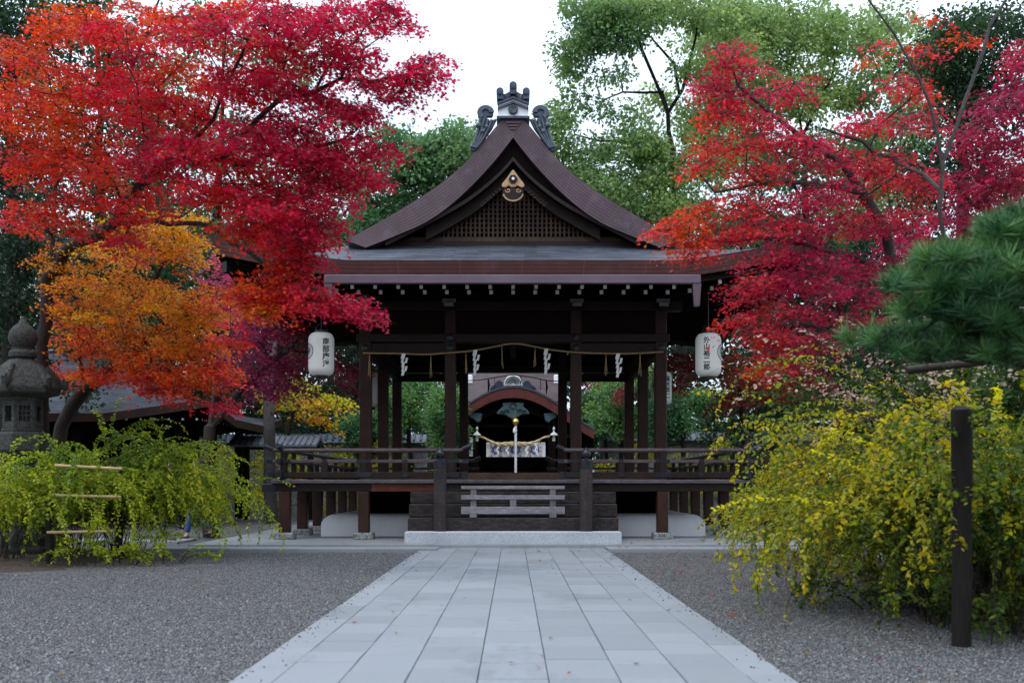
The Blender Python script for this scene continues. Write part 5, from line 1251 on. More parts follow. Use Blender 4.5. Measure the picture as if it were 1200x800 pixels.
# ------------------------------------------------------------------ great red maple at the left
maple('maple_tree', 'great crimson maple whose red canopy fills the upper left', 19,
  [(46, 649, 19), (48, 540, 19), (50, 430, 19), (55, 350, 18.9), (62, 275, 18.7), (66, 205, 18.4), (72, 130, 18), (84, 50, 17.5), (96, -60, 17)],
  [[(58, 320, 18.8), (85, 285, 18), (128, 266, 16.8), (180, 258, 15.6), (225, 243, 14.6)],
   [(66, 215, 18.4), (105, 160, 17), (135, 120, 15.8), (155, 80, 14.8), (175, 30, 14), (190, -30, 13.5)],
   [(128, 266, 16.8), (165, 215, 15.4), (200, 190, 14.4), (250, 140, 13.4), (278, 75, 12.8), (310, 5, 12.4)],
   [(200, 190, 14.4), (260, 185, 13.4), (330, 115, 12.6), (400, 92, 12.3), (470, 88, 12), (505, 84, 11.9)],
   [(180, 258, 15.6), (235, 262, 14.8), (272, 285, 14.2), (312, 312, 13.6), (345, 330, 13.2), (385, 352, 13), (418, 366, 12.9)],
   [(260, 185, 13.4), (330, 180, 12.8), (400, 165, 12.5), (440, 160, 12.4)],
   [(62, 275, 18.7), (20, 230, 17), (-30, 190, 15.5)]],
  [(85, 30, 50, 28, 14.5, 1.2, 22, .14), (20, 62, 40, 20, 14.8, 1.2, 16, .06), (330, 60, 40, 20, 12.6, .8, 10, .3), (60, 150, 50, 30, 15.4, 1.4, 18, .14), (150, 40, 60, 40, 14, 1.5, 34, .08), (235, 25, 50, 35, 13, 1.3, 30, .16), (300, 20, 50, 30, 12.6, 1.2, 26, .10), (353, 25, 45, 30, 12.4, 1, 24, .12), (408, 22, 28, 24, 12.2, .8, 16, .05),
   (453, 12, 20, 10, 12, .5, 9, .02), (468, 30, 10, 8, 12, .4, 4, .02), (490, 88, 20, 16, 11.9, .4, 13, .02), (470, 112, 16, 8, 12, .4, 6, .02), (503, 72, 10, 9, 11.9, .3, 5, .02), (418, 62, 24, 18, 12.2, .6, 11, .1), (433, 95, 22, 14, 12.2, .5, 9, .08), (423, 135, 28, 20, 12.3, .7, 16, .04), (378, 70, 34, 22, 12.4, .8, 16, .14),
   (448, 175, 16, 8, 12.3, .4, 5, .02), (428, 205, 22, 14, 12.5, .6, 10, .02), (403, 175, 32, 20, 12.5, .8, 18, .04), (363, 130, 36, 26, 12.6, .9, 22, .10), (330, 100, 40, 24, 12.8, .9, 16, .22), (280, 95, 40, 34, 13.2, 1, 24, .18), (220, 100, 45, 35, 13.8, 1.2, 30, .22), (150, 115, 50, 35, 14.5, 1.4, 32, .06), (80, 110, 60, 40, 15, 1.6, 34, .10), (20, 120, 50, 40, 15, 1.6, 30, .08),
   (40, 190, 50, 40, 15.5, 1.6, 32, .10), (110, 190, 50, 40, 15, 1.5, 34, .05), (175, 180, 40, 35, 14.2, 1.2, 28, .03), (235, 170, 45, 36, 13.6, 1.2, 30, .14), (300, 165, 45, 36, 13, 1, 32, .05), (348, 185, 42, 32, 12.8, 1, 30, .03), (383, 225, 34, 28, 12.7, .8, 22, .03), (338, 240, 45, 30, 13, 1, 30, .16), (295, 230, 45, 34, 13.4, 1, 30, .10), (235, 220, 40, 26, 14, 1.1, 20, .06), (165, 240, 32, 24, 14.8, 1.1, 14, .06), (95, 250, 40, 30, 15.6, 1.2, 20, .06), (35, 255, 34, 30, 16, 1.2, 14, .10), (150, 285, 16, 18, 14.8, .5, 7, .05),
   (373, 270, 28, 20, 12.9, .7, 16, .06), (338, 280, 36, 15, 13.2, .8, 15, .18), (300, 270, 36, 16, 13.6, .8, 14, .12), (360, 296, 14, 8, 13.1, .4, 5, .02), (348, 310, 7, 6, 13.2, .3, 3, .03),
   (305, 335, 20, 18, 13.6, .5, 12, .40), (330, 322, 22, 12, 13.3, .5, 11, .36), (338, 348, 22, 14, 13.2, .5, 11, .34), (368, 342, 18, 10, 13, .4, 8, .22), (372, 352, 16, 8, 12.9, .3, 7, .26), (402, 360, 14, 9, 12.9, .3, 7, .10), (422, 367, 14, 9, 12.9, .3, 7, .06), (416, 352, 7, 5, 12.9, .2, 3, .05), (306, 362, 22, 12, 13.5, .4, 9, .52), (284, 350, 16, 16, 13.8, .4, 8, .22), (268, 395, 14, 18, 14.2, .4, 6, .18)],
  11, RED, .062, 72, .31, .11, 1.1, noisew=.75, tilt=.2, shift=.09)
# ------------------------------------------------------------------ orange maple below it
maple('maple_tree', 'orange and golden maple hanging below the crimson canopy at the left', 20.5,
  [(68, 640, 20.6), (66, 560, 20.6), (72, 500, 20.5), (100, 455, 20.2), (134, 428, 19.8), (150, 395, 19.4), (165, 350, 19)],
  [[(134, 428, 19.8), (170, 400, 18.8), (215, 360, 17.8), (245, 340, 17)], [(100, 455, 20.2), (92, 400, 19.6), (96, 350, 19)], [(165, 350, 19), (190, 310, 18), (205, 280, 17.4)], [(165, 350, 19), (120, 310, 18.4), (95, 300, 18)]],
  [(130, 300, 45, 24, 18.4, 1.2, 22, .72), (200, 290, 38, 26, 17.4, 1.1, 24, .78), (90, 345, 40, 28, 18.8, 1.2, 22, .62), (150, 345, 40, 28, 18.4, 1.2, 26, .80), (205, 345, 36, 28, 17.6, 1.1, 26, .80), (242, 355, 22, 28, 17, .8, 16, .62), (95, 400, 40, 26, 18.8, 1.2, 20, .50), (150, 405, 40, 26, 18.4, 1.1, 24, .60), (205, 400, 34, 28, 17.8, 1, 24, .66), (240, 415, 20, 24, 17.2, .6, 13, .48), (120, 440, 40, 16, 18.4, .9, 16, .46), (180, 445, 36, 18, 17.8, .9, 18, .40), (225, 440, 22, 20, 17.2, .6, 12, .44), (205, 462, 16, 8, 17.4, .4, 5, .44), (262, 440, 12, 18, 17, .4, 9, .2), (258, 470, 8, 14, 17, .3, 5, .16), (70, 300, 30, 30, 18.8, 1, 10, .56), (60, 445, 24, 18, 19.4, .7, 7, .5), (165, 265, 40, 18, 17.6, 1, 14, .86), (210, 262, 26, 16, 17, .8, 11, .84), (130, 375, 40, 26, 18.4, 1, 20, .82), (225, 375, 30, 26, 17.4, .9, 16, .8), (175, 425, 40, 20, 18, .9, 14, .6)],
  12, RED, .062, 70, .33, .13, 1.15, noisew=.5, tilt=.2, shift=.06)
# ------------------------------------------------------------------ plum coloured maples further back at the left
PLUM = [(.30, .035, .11), (.44, .06, .15), (.55, .10, .15), (.56, .14, .10), (.50, .24, .06)]
maple('maple_tree', 'plum red maple behind the lantern left of the hall', 27, [(248, 632, 25), (248, 560, 25), (246, 500, 25), (252, 450, 25.4), (270, 400, 25.8), (285, 350, 26)], [[(246, 500, 25), (262, 480, 25.6), (300, 440, 26.2), (340, 410, 26.5)]],
  [(285, 370, 32, 22, 26, 1.3, 26, .35), (320, 395, 34, 18, 26.5, 1.2, 24, .3), (275, 415, 28, 22, 26, 1.2, 18, .3), (325, 430, 34, 16, 26.6, 1.2, 20, .35), (370, 420, 28, 14, 26.8, 1, 14, .4), (295, 455, 34, 14, 26, 1.2, 18, .25), (345, 455, 24, 10, 26.6, 1, 9, .3), (405, 432, 18, 10, 26.9, .5, 9, .45), (265, 320, 24, 24, 26, 1, 12, .4), (345, 375, 14, 16, 26.6, .8, 8, .35), (410, 452, 10, 6, 26.9, .3, 3, .4)],
  13, PLUM, .10, 50, .5, .14, 1.1)
maple('maple_tree', 'thin maple with yellow and orange leaves behind the left veranda', 38, [(330, 600, 38), (332, 540, 38), (340, 490, 38), (352, 465, 38)], [],
  [(335, 470, 30, 10, 38, 1, 14, .85), (372, 474, 24, 7, 37.5, .8, 12, .7), (395, 468, 16, 6, 37.5, .7, 7, .7), (345, 450, 22, 8, 38, .8, 8, .95), (310, 455, 18, 10, 38, .8, 7, .9), (360, 490, 30, 6, 38, .8, 6, .5)],
  14, [(.30, .03, .06), (.58, .16, .025), (.62, .36, .03), (.40, .40, .03)], .14, 40, .6, .1)

# ------------------------------------------------------------------ red maple at the right
maple('maple_tree', 'scarlet maple reaching over the right end of the hall roof', 15.5,
  [(1060, 660, 15.5), (1064, 560, 15.5), (1070, 480, 15.5), (1066, 400, 15.5), (1052, 330, 15.4), (1038, 270, 15.2), (1010, 225, 15), (985, 190, 14.8), (945, 165, 14.6), (900, 130, 14.4), (862, 100, 14.2)],
  [[(1090, 560, 15), (1106, 420, 14.2), (1108, 285, 13.7), (1105, 200, 13.6), (1099, 160, 13.6), (1076, 90, 13.6), (1048, 40, 13.6), (1010, -10, 13.6)],
   [(1105, 190, 13.6), (1130, 120, 13.7), (1145, 80, 13.8), (1175, 0, 14)],
   [(1052, 330, 15.4), (1000, 300, 15), (940, 285, 14.6), (885, 278, 14.2), (830, 285, 13.9), (790, 280, 13.7)],
   [(1104, 225, 13.6), (1050, 185, 15), (1010, 165, 14.6), (960, 150, 14.3)],
   [(1066, 420, 15.5), (1010, 395, 15), (950, 380, 14.6), (900, 385, 14.2), (860, 400, 13.9)],
   [(1010, 225, 15), (950, 215, 14.5), (890, 215, 14.2), (840, 225, 14)]],
  [(848, 62, 18, 16, 14.2, .4, 8, .06), (866, 82, 22, 14, 14.2, .4, 10, .08), (832, 98, 20, 12, 14.1, .4, 9, .08), (860, 112, 26, 14, 14.2, .5, 12, .14), (880, 135, 28, 14, 14.3, .6, 12, .10), (838, 130, 22, 14, 14.1, .5, 10, .16), (925, 105, 24, 16, 14.5, .6, 10, .12), (905, 165, 34, 16, 14.4, .7, 18, .16), (850, 170, 34, 12, 14.1, .6, 15, .12), (955, 180, 36, 18, 14.6, .8, 20, .06), (820, 195, 20, 8, 14, .4, 6, .1), (880, 205, 34, 14, 14.2, .7, 16, .14),
   (1000, 190, 36, 22, 14.8, .9, 20, .16), (1045, 200, 34, 26, 15, .9, 22, .05), (985, 225, 38, 18, 14.7, .9, 20, .06), (930, 235, 40, 16, 14.4, .8, 18, .04), (870, 240, 40, 14, 14.1, .7, 16, .06), (830, 250, 30, 12, 13.9, .6, 11, .14), (1080, 145, 30, 22, 15, .8, 10, .1), (1050, 95, 24, 14, 14.9, .7, 6, .12), (1025, 60, 20, 10, 14.8, .6, 4, .40), (1085, 60, 22, 10, 15, .7, 5, .12), (1090, 25, 16, 7, 15, .6, 3, .05), (1012, 140, 30, 16, 14.8, .7, 13, .18), (1075, 105, 24, 14, 15, .6, 9, .3), (1130, 48, 22, 6, 15.4, .5, 4, .35),
   (770, 268, 14, 9, 13.6, .3, 6, .22), (795, 262, 22, 10, 13.7, .4, 9, .30), (800, 282, 26, 10, 13.7, .4, 10, .26), (815, 300, 16, 8, 13.8, .3, 5, .16), (845, 278, 32, 14, 13.9, .5, 15, .12), (895, 268, 36, 16, 14.2, .7, 18, .05), (945, 268, 36, 16, 14.5, .8, 18, .06), (1000, 265, 40, 20, 14.9, .9, 22, .14), (1050, 255, 36, 24, 15.1, .9, 20, .05), (1085, 215, 26, 22, 15.2, .8, 13, .1),
   (905, 300, 36, 12, 14.2, .7, 14, .05), (960, 305, 40, 16, 14.6, .8, 18, .03), (1015, 310, 40, 18, 15, .9, 20, .03), (1060, 320, 28, 20, 15.3, .8, 14, .06), (880, 330, 26, 12, 14, .5, 13, .10), (925, 330, 34, 14, 14.3, .7, 17, .08), (975, 340, 38, 14, 14.7, .8, 17, .05), (1030, 350, 34, 14, 15.1, .8, 14, .08), (870, 350, 18, 8, 13.9, .4, 6, .14), (910, 362, 30, 10, 14.2, .5, 11, .22), (960, 368, 36, 12, 14.6, .7, 13, .18), (1010, 375, 30, 12, 15, .7, 10, .26),
   (866, 378, 16, 8, 13.8, .3, 7, .04), (890, 386, 20, 9, 13.9, .4, 9, .03), (920, 395, 28, 14, 14.2, .5, 13, .10), (960, 400, 30, 16, 14.5, .6, 12, .12), (905, 412, 20, 9, 14, .4, 7, .05), (900, 432, 18, 7, 14, .4, 5, .06), (930, 425, 24, 12, 14.3, .5, 8, .1)],
  15, [(.42, .022, .075), (.54, .038, .062), (.58, .052, .030), (.58, .10, .016), (.60, .20, .014)], .062, 52, .32, .14, .92, noisew=.85, tilt=.16, shift=.25, bark='bark_grey')
maple('maple_tree', 'dusky crimson maple at the far right edge above the pine', 19,
  [(1190, 660, 19), (1186, 520, 19), (1180, 420, 19), (1172, 330, 19), (1160, 250, 19), (1150, 190, 19)],
  [[(1172, 330, 19), (1210, 250, 18.6), (1235, 180, 18.4)], [(1160, 250, 19), (1120, 215, 18.6), (1090, 200, 18.4)]],
  [(1175, 120, 34, 30, 18.8, 1.2, 22, .3), (1145, 165, 40, 26, 18.8, 1.2, 24, .3), (1190, 185, 34, 30, 18.8, 1.2, 22, .22), (1140, 215, 40, 22, 18.8, 1.2, 22, .2), (1185, 240, 36, 24, 18.8, 1.2, 20, .2), (1120, 255, 40, 20, 18.8, 1.2, 18, .18), (1160, 285, 40, 20, 19, 1.2, 20, .15), (1195, 80, 26, 20, 18.8, 1, 10, .35), (1100, 290, 40, 18, 19, 1.2, 14, .2), (1060, 280, 30, 14, 19.4, 1, 9, .2), (1200, 60, 20, 16, 18.8, 1, 6, .6), (1215, 290, 30, 30, 19, 1.2, 14, .2), (1230, 150, 30, 60, 18.8, 1, 20, .3)],
  16, [(.26, .014, .055), (.38, .022, .06), (.48, .035, .05), (.58, .07, .03)], .080, 50, .36, .13, 1.1, bark='bark_grey')
maple('maple_tree', 'dim brick red maple behind the right lantern in the shade', 30,
  [(880, 640, 30), (876, 560, 30), (872, 500, 30), (868, 450, 30)], [],
  [(800, 425, 26, 14, 31, 1, 14, .5), (840, 425, 26, 16, 30, 1, 14, .6), (880, 445, 34, 16, 30, 1, 18, .7), (920, 455, 34, 16, 30, 1, 15, .6), (860, 470, 30, 12, 30, 1, 12, .65), (905, 420, 28, 14, 30, 1, 10, .4), (950, 440, 24, 14, 30, 1, 8, .4), (800, 450, 14, 10, 31.5, .6, 5, .6)],
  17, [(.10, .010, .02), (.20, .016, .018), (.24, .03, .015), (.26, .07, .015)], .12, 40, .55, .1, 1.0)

# ------------------------------------------------------------------ evergreen trees behind
CAMPH = [(.07, .14, .06), (.125, .22, .08), (.20, .30, .10), (.28, .37, .115), (.38, .42, .13)]
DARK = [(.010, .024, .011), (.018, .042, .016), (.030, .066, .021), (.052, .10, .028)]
def evergreen(name, label, trunk, limbs, pads, seed, stops, size=.17, per=70, Rr=1.0, rmax=.3, f=1.0, cat='tree', group=None, bark='bark_dark', rtip=.012, **kw):
    r = np.random.default_rng(seed); seeds = [[P(*p) for p in l] for l in [trunk] + limbs]
    ctr, tone = pad_points(pads, r, f); b = seeds[0][0].copy(); seeds[0][0] = b
    root = thing(name, label, cat, tuple(b), group)
    A, par, rad, cnt = grow(seeds, ctr, r, step=.9, rmax=rmax, rtip=rtip)
    skeleton_mesh('trunk', A, par, rad, cnt, bark, root, 1.4)
    a = dict(flat=False, droop=.0, jit=.7, fold=.0, noisew=.55, nf=.22); a.update(kw)
    spray_leaves(ctr, tone, (b[0], b[1]), r, per, Rr, .1, size, stops, RHOMB, 'leaf_green', root, seed=seed, **a)
    return root
gy = lambda d: HY + (EYE - GZ0) * F / d
evergreen('camphor_tree', 'tall bright green camphor tree with open branches right of the gable', [(800, gy(52), 52), (798, 400, 52), (792, 290, 52), (788, 200, 52), (783, 132, 52)],
  [[(783, 132, 52), (768, 95, 52), (752, 58, 51.5), (742, 20, 51)], [(783, 132, 52), (800, 105, 52), (815, 45, 52), (822, -10, 52)], [(783, 132, 52), (776, 108, 52), (730, 108, 51), (708, 115, 51)], [(796, 110, 52), (790, 75, 52), (760, 40, 52)], [(788, 170, 52), (735, 167, 51.5), (700, 165, 51), (675, 158, 51)], [(788, 200, 52), (840, 150, 52), (870, 90, 52), (885, 30, 52)]],
  [(700, 20, 28, 18, 51, 2.5, 20, .5), (745, 22, 34, 20, 51, 2.5, 26, .55), (795, 10, 34, 18, 52, 2.5, 18, .5), (690, 48, 18, 12, 51, 2, 11, .45), (728, 48, 26, 10, 51, 2, 12, .4), (845, 18, 36, 20, 52, 2.5, 20, .5), (672, 90, 12, 24, 51, 1.2, 7, .45), (660, 135, 18, 14, 51, 1.4, 9, .5), (655, 165, 18, 16, 51, 1.4, 9, .45), (720, 90, 24, 7, 51, 1.2, 4, .5), (700, 128, 24, 6, 51, 1.2, 3, .5),
   (665, 205, 26, 22, 51, 2, 15, .4), (705, 225, 36, 22, 51, 2.5, 26, .35), (750, 165, 32, 18, 51.5, 2.5, 20, .55), (770, 200, 46, 26, 52, 3, 36, .45), (730, 250, 40, 20, 52, 3, 24, .3), (790, 245, 44, 26, 52, 3, 28, .35), (830, 190, 40, 30, 52, 3, 28, .5), (840, 100, 22, 40, 52, 2.5, 20, .55), (805, 85, 14, 16, 52, 1.5, 5, .55), (655, 235, 26, 30, 51, 2, 16, .4), (690, 262, 40, 22, 52, 2.5, 20, .4), (665, 60, 12, 30, 51, 1.5, 6, .5), (720, 5, 60, 14, 51, 2.5, 22, .5), (860, 60, 30, 30, 52, 2.5, 22, .6), (700, 185, 30, 16, 51.5, 2, 12, .5), (820, 140, 30, 24, 52, 2.5, 18, .6), (740, 130, 18, 12, 51.5, 1.5, 4, .6)],
  21, CAMPH, .17, 95, 1.0, .26, 1.2, rtip=.01)
evergreen('camphor_tree', 'tall green camphor tree behind the scarlet maple at the right', [(950, gy(56), 56), (948, 380, 56), (945, 260, 56), (940, 160, 56), (930, 80, 56)], [[(940, 160, 56), (975, 90, 56), (985, 20, 56)], [(945, 240, 56), (900, 170, 56), (880, 120, 56)]],
  [(900, 40, 40, 34, 56, 3, 30, .5), (950, 30, 40, 34, 56, 3, 30, .45), (1000, 40, 34, 34, 56, 3, 20, .4), (890, 110, 34, 36, 56, 3, 26, .5), (940, 110, 34, 30, 56, 3, 24, .7), (985, 110, 34, 34, 56, 3, 20, .75), (900, 190, 44, 36, 56, 3, 30, .4), (960, 190, 44, 36, 56, 3, 28, .6), (1020, 170, 40, 40, 56, 3, 22, .45), (880, 265, 50, 36, 56, 3, 30, .3), (960, 270, 50, 36, 56, 3, 28, .3), (1040, 110, 40, 50, 56, 3, 26, .5), (1060, 200, 50, 50, 57, 3, 34, .4), (1100, 130, 50, 50, 58, 3, 30, .4), (1080, 60, 40, 40, 58, 3, 20, .45), (870, 20, 40, 34, 56, 3, 26, .6), (830, 60, 40, 40, 57, 3, 22, .6), (1040, 40, 40, 40, 56, 3, 20, .4), (1020, 240, 50, 40, 56, 3, 26, .4), (860, 160, 40, 40, 57, 3, 24, .6), (920, 60, 60, 50, 58, 3, 34, .7), (780, 120, 24, 24, 58, 2, 5, .7), (760, 250, 60, 40, 58, 3, 30, .4), (690, 250, 50, 40, 58, 3, 24, .3)],
  22, CAMPH, .19, 90, 1.1, .26, rtip=.01)
evergreen('broadleaf_tree', 'soft green broadleaf tree beyond the left slope of the gable', [(505, gy(62), 62), (505, 400, 62), (500, 300, 62), (498, 230, 62), (505, 190, 62)], [[(498, 230, 62), (470, 205, 62), (455, 190, 62)], [(500, 260, 62), (530, 215, 62), (540, 180, 62)]],
  [(540, 158, 14, 14, 62, 2, 9, .5), (530, 180, 24, 18, 62, 2.5, 20, .5), (500, 172, 22, 18, 62, 2.5, 15, .45), (478, 195, 30, 26, 62, 3, 26, .35), (520, 215, 34, 24, 62, 3, 28, .45), (480, 240, 34, 24, 62, 3, 22, .3), (440, 250, 30, 26, 62, 3, 20, .2), (430, 215, 24, 26, 62, 3, 14, .3), (475, 280, 60, 20, 62, 3, 22, .2), (560, 180, 12, 12, 62, 2, 5, .5), (410, 275, 30, 18, 62, 3, 14, .15), (455, 160, 20, 14, 62, 2, 7, .3), (520, 195, 34, 20, 62, 2.5, 18, .6), (560, 205, 24, 20, 62, 2.5, 12, .5), (470, 175, 24, 16, 62, 2, 8, .5), (420, 285, 40, 24, 62, 3, 18, .2)],
  23, [(.05, .12, .055), (.09, .19, .075), (.15, .26, .10), (.23, .33, .13)], .24, 80, 1.1, .3)
evergreen('broadleaf_tree', 'green tree glimpsed through the gaps of the crimson maple canopy', [(250, gy(50), 50), (250, 380, 50), (255, 250, 50), (260, 150, 50), (262, 60, 50)], [],
  [(250, 40, 60, 40, 50, 3, 22, .4), (330, 90, 50, 40, 50, 3, 16, .4), (180, 110, 60, 50, 50, 3, 26, .3), (260, 170, 70, 50, 50, 3, 34, .3), (350, 200, 60, 50, 50, 3, 28, .25), (180, 230, 60, 50, 50, 3, 30, .2), (290, 270, 80, 50, 50, 3, 44, .1), (390, 290, 40, 40, 50, 3, 22, .15), (130, 310, 70, 50, 50, 3, 34, .1), (400, 170, 24, 60, 52, 3, 10, .4)],
  24, CAMPH[:4], .2, 70, 1.2, .4)
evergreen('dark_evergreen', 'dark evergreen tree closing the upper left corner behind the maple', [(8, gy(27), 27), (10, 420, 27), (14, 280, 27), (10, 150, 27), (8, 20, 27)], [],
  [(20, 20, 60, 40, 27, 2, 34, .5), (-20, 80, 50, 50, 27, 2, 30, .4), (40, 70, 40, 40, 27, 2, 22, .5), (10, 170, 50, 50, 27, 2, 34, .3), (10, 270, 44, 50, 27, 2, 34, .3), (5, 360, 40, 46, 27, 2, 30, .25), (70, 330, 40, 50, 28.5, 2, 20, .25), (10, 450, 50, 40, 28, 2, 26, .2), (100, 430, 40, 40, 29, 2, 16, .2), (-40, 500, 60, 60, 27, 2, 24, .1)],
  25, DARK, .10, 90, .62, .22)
evergreen('dark_evergreen', 'dark tree filling the gaps behind the heart of the crimson maple', [(120, gy(36), 36), (122, 400, 36), (118, 250, 36), (115, 100, 36), (112, 0, 36)], [],
  [(90, 30, 50, 40, 36, 2, 26, .5), (150, 60, 50, 44, 36, 2, 26, .6), (100, 120, 60, 44, 36, 2, 32, .4), (170, 150, 50, 44, 36, 2, 26, .5), (110, 210, 60, 44, 36, 2, 32, .3), (190, 230, 50, 40, 36, 2, 26, .4), (110, 300, 60, 44, 36, 2, 30, .2), (190, 310, 50, 40, 36, 2, 24, .3), (40, 250, 40, 50, 36, 2, 20, .3), (140, 390, 80, 40, 36, 2, 34, .2)],
  29, [(.012, .03, .014), (.022, .055, .022), (.045, .095, .03), (.09, .14, .035)], .13, 80, .85, .3)
evergreen('dark_evergreen', 'dark conical evergreen rising behind the fork of the scarlet maple', [(1130, gy(36), 36), (1130, 380, 36), (1128, 250, 36), (1125, 120, 36), (1120, 20, 36)], [],
  [(1110, 50, 30, 24, 36, 2, 18, .6), (1140, 30, 36, 24, 36, 2, 20, .5), (1090, 75, 30, 24, 36, 2, 18, .55), (1140, 80, 44, 30, 36, 2, 30, .3), (1190, 40, 34, 40, 36, 2, 24, .2), (1120, 130, 44, 30, 36, 2, 26, .3), (1180, 120, 44, 50, 36, 2, 26, .2), (1100, 200, 60, 50, 36, 2, 40, .2), (1180, 230, 60, 60, 36, 2, 40, .2), (1060, 290, 60, 50, 36, 2, 34, .15), (1180, 340, 80, 60, 36, 2, 40, .1)],
  26, DARK, .13, 80, .85, .3)
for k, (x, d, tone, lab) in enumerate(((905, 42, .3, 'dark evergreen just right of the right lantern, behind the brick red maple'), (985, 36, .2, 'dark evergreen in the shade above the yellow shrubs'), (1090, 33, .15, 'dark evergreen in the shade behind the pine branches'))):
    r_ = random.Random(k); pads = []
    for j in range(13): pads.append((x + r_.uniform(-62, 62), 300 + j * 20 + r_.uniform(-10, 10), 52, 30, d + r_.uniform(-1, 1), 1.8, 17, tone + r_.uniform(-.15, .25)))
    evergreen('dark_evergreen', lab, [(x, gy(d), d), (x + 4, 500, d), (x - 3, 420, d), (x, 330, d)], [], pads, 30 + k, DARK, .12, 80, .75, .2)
for k, (x, d, lab) in enumerate(((205, 46, 'dark tree behind the roof of the side hall'), (330, 45, 'dark tree with a tall grey trunk left of the hall'), (60, 40, 'dark tree in the gloom behind the stone lantern'), (425, 50, 'dark tree behind the front left corner column'))):
    r_ = random.Random(20 + k); pads = []
    for j in range(12): pads.append((x + r_.uniform(-60, 60), 290 + j * 21 + r_.uniform(-10, 10), 55, 30, d + r_.uniform(-1.5, 1.5), 2, 17, .3 + r_.uniform(-.2, .3)))
    evergreen('dark_evergreen', lab, [(x - 6, gy(d), d), (x - 8, 480, d), (x - 4, 400, d), (x, 310, d)] if k != 1 else [(318, gy(34), 34), (316, 560, 34), (315, 480, 34), (314, 440, 35), (322, 380, 38), (330, 300, 43)], [], pads, 40 + k, DARK, .15, 75, .95, .17, bark='bark_grey' if k == 1 else 'bark_dark')
# shrubs and small trees seen between the columns
MID = [(.03, .085, .035), (.06, .15, .05), (.11, .23, .07), (.17, .29, .08), (.28, .34, .08)]
for k, (x, y, hw, hh, d, lab, tone) in enumerate(((480, 480, 46, 40, 40, 'leafy green shrub framed by the left bay of the hall', .55), (524, 490, 20, 34, 36.6, 'green shrub beside the left of the sanctuary porch', .35), (435, 500, 40, 34, 42, 'green shrub behind the left corner columns', .3), (728, 470, 40, 44, 41, 'leafy green shrub framed by the right bay of the hall', .5), (800, 480, 44, 38, 39, 'leafy green shrub behind the right veranda below the half hidden lantern', .45), (690, 490, 20, 34, 43, 'dark green shrub beside the right of the sanctuary porch', .3))):
    r_ = random.Random(60 + k); pads = [(x + r_.uniform(-.7, .7) * hw, y + r_.uniform(-.8, .9) * hh, hw * .4, hh * .3, d + r_.uniform(-.8, .8), .8, 13, tone + r_.uniform(-.2, .2)) for _ in range(13)]
    evergreen('green_shrub', lab, [(x, gy(d), d), (x + 2, gy(d) - 30, d), (x, y + 10, d)], [], pads, 60 + k, MID, .105, 48, .5, .08, cat='shrub', rtip=.008, droop=.1)
evergreen('maple_sapling', 'small orange red sapling beyond the right bay of the hall', [(712, gy(44), 44), (711, 540, 44), (708, 490, 44)], [], [(705, 485, 18, 9, 44, .8, 10, .6), (700, 455, 16, 8, 44, .8, 7, .3), (728, 462, 12, 8, 40, .5, 5, .1), (765, 500, 8, 8, 40, .4, 3, .2)], 68, [(.20, .02, .04), (.30, .04, .03), (.42, .10, .03)], .11, 44, .5, .06, cat='sapling', rtip=.008)
# far woodland: reads as one mass
r = np.random.default_rng(77); pads = []
for x in range(-260, 1480, 46):
    top = 250 + 60 * math.sin(x * .013) + (140 if 440 < x < 760 else 0)
    for y in np.arange(max(top, 285), 566, 36): pads.append((x + r.uniform(-15, 15), y, 34, 24, 74 + r.uniform(-4, 8), 3, 6, .35 + r.uniform(-.25, .3)))
ctr, tone = pad_points(pads, r)
wd = spray_leaves(ctr, tone, (0, 74), r, 90, 1.9, .2, .38, [(.008, .022, .012), (.016, .04, .018), (.03, .065, .026), (.05, .09, .03)], RHOMB, 'leaf_green', None, name='woodland', flat=False, droop=0, jit=.7, fold=0, nf=.1)
struct(wd, 'stuff')
# low yellow green shrubs behind the hall, seen through the railings
YG = [(.15, .20, .02), (.34, .34, .03), (.55, .48, .035), (.58, .38, .04)]
for k, (x, d, lab) in enumerate(((350, 41, 'low yellow green shrub behind the left veranda corner'), (415, 42, 'low yellow green shrub behind the left side posts'), (480, 40, 'low yellow shrub behind the left railing near the stair'), (725, 40, 'low yellow shrub behind the right railing near the stair'), (790, 41, 'low yellow green shrub behind the right corner columns'), (850, 38, 'low yellow shrub behind the right veranda corner'), (290, 43, 'low yellow green shrub below the roofed gate'), (930, 36, 'low yellow shrub behind the thin black stake'))):
    r_ = random.Random(80 + k); pads = [(x + r_.uniform(-36, 36), r_.uniform(524, 596), 12, 8, d + r_.uniform(-.6, .6), .5, 7, r_.uniform(.1, .8)) for _ in range(13)]
    evergreen('low_shrub', lab, [(x, gy(d), d), (x, gy(d) - 14, d), (x, 560, d)], [], pads, 80 + k, YG, .07, 46, .34, .04, cat='shrub', group='low yellow shrubs behind the hall', rtip=.006)
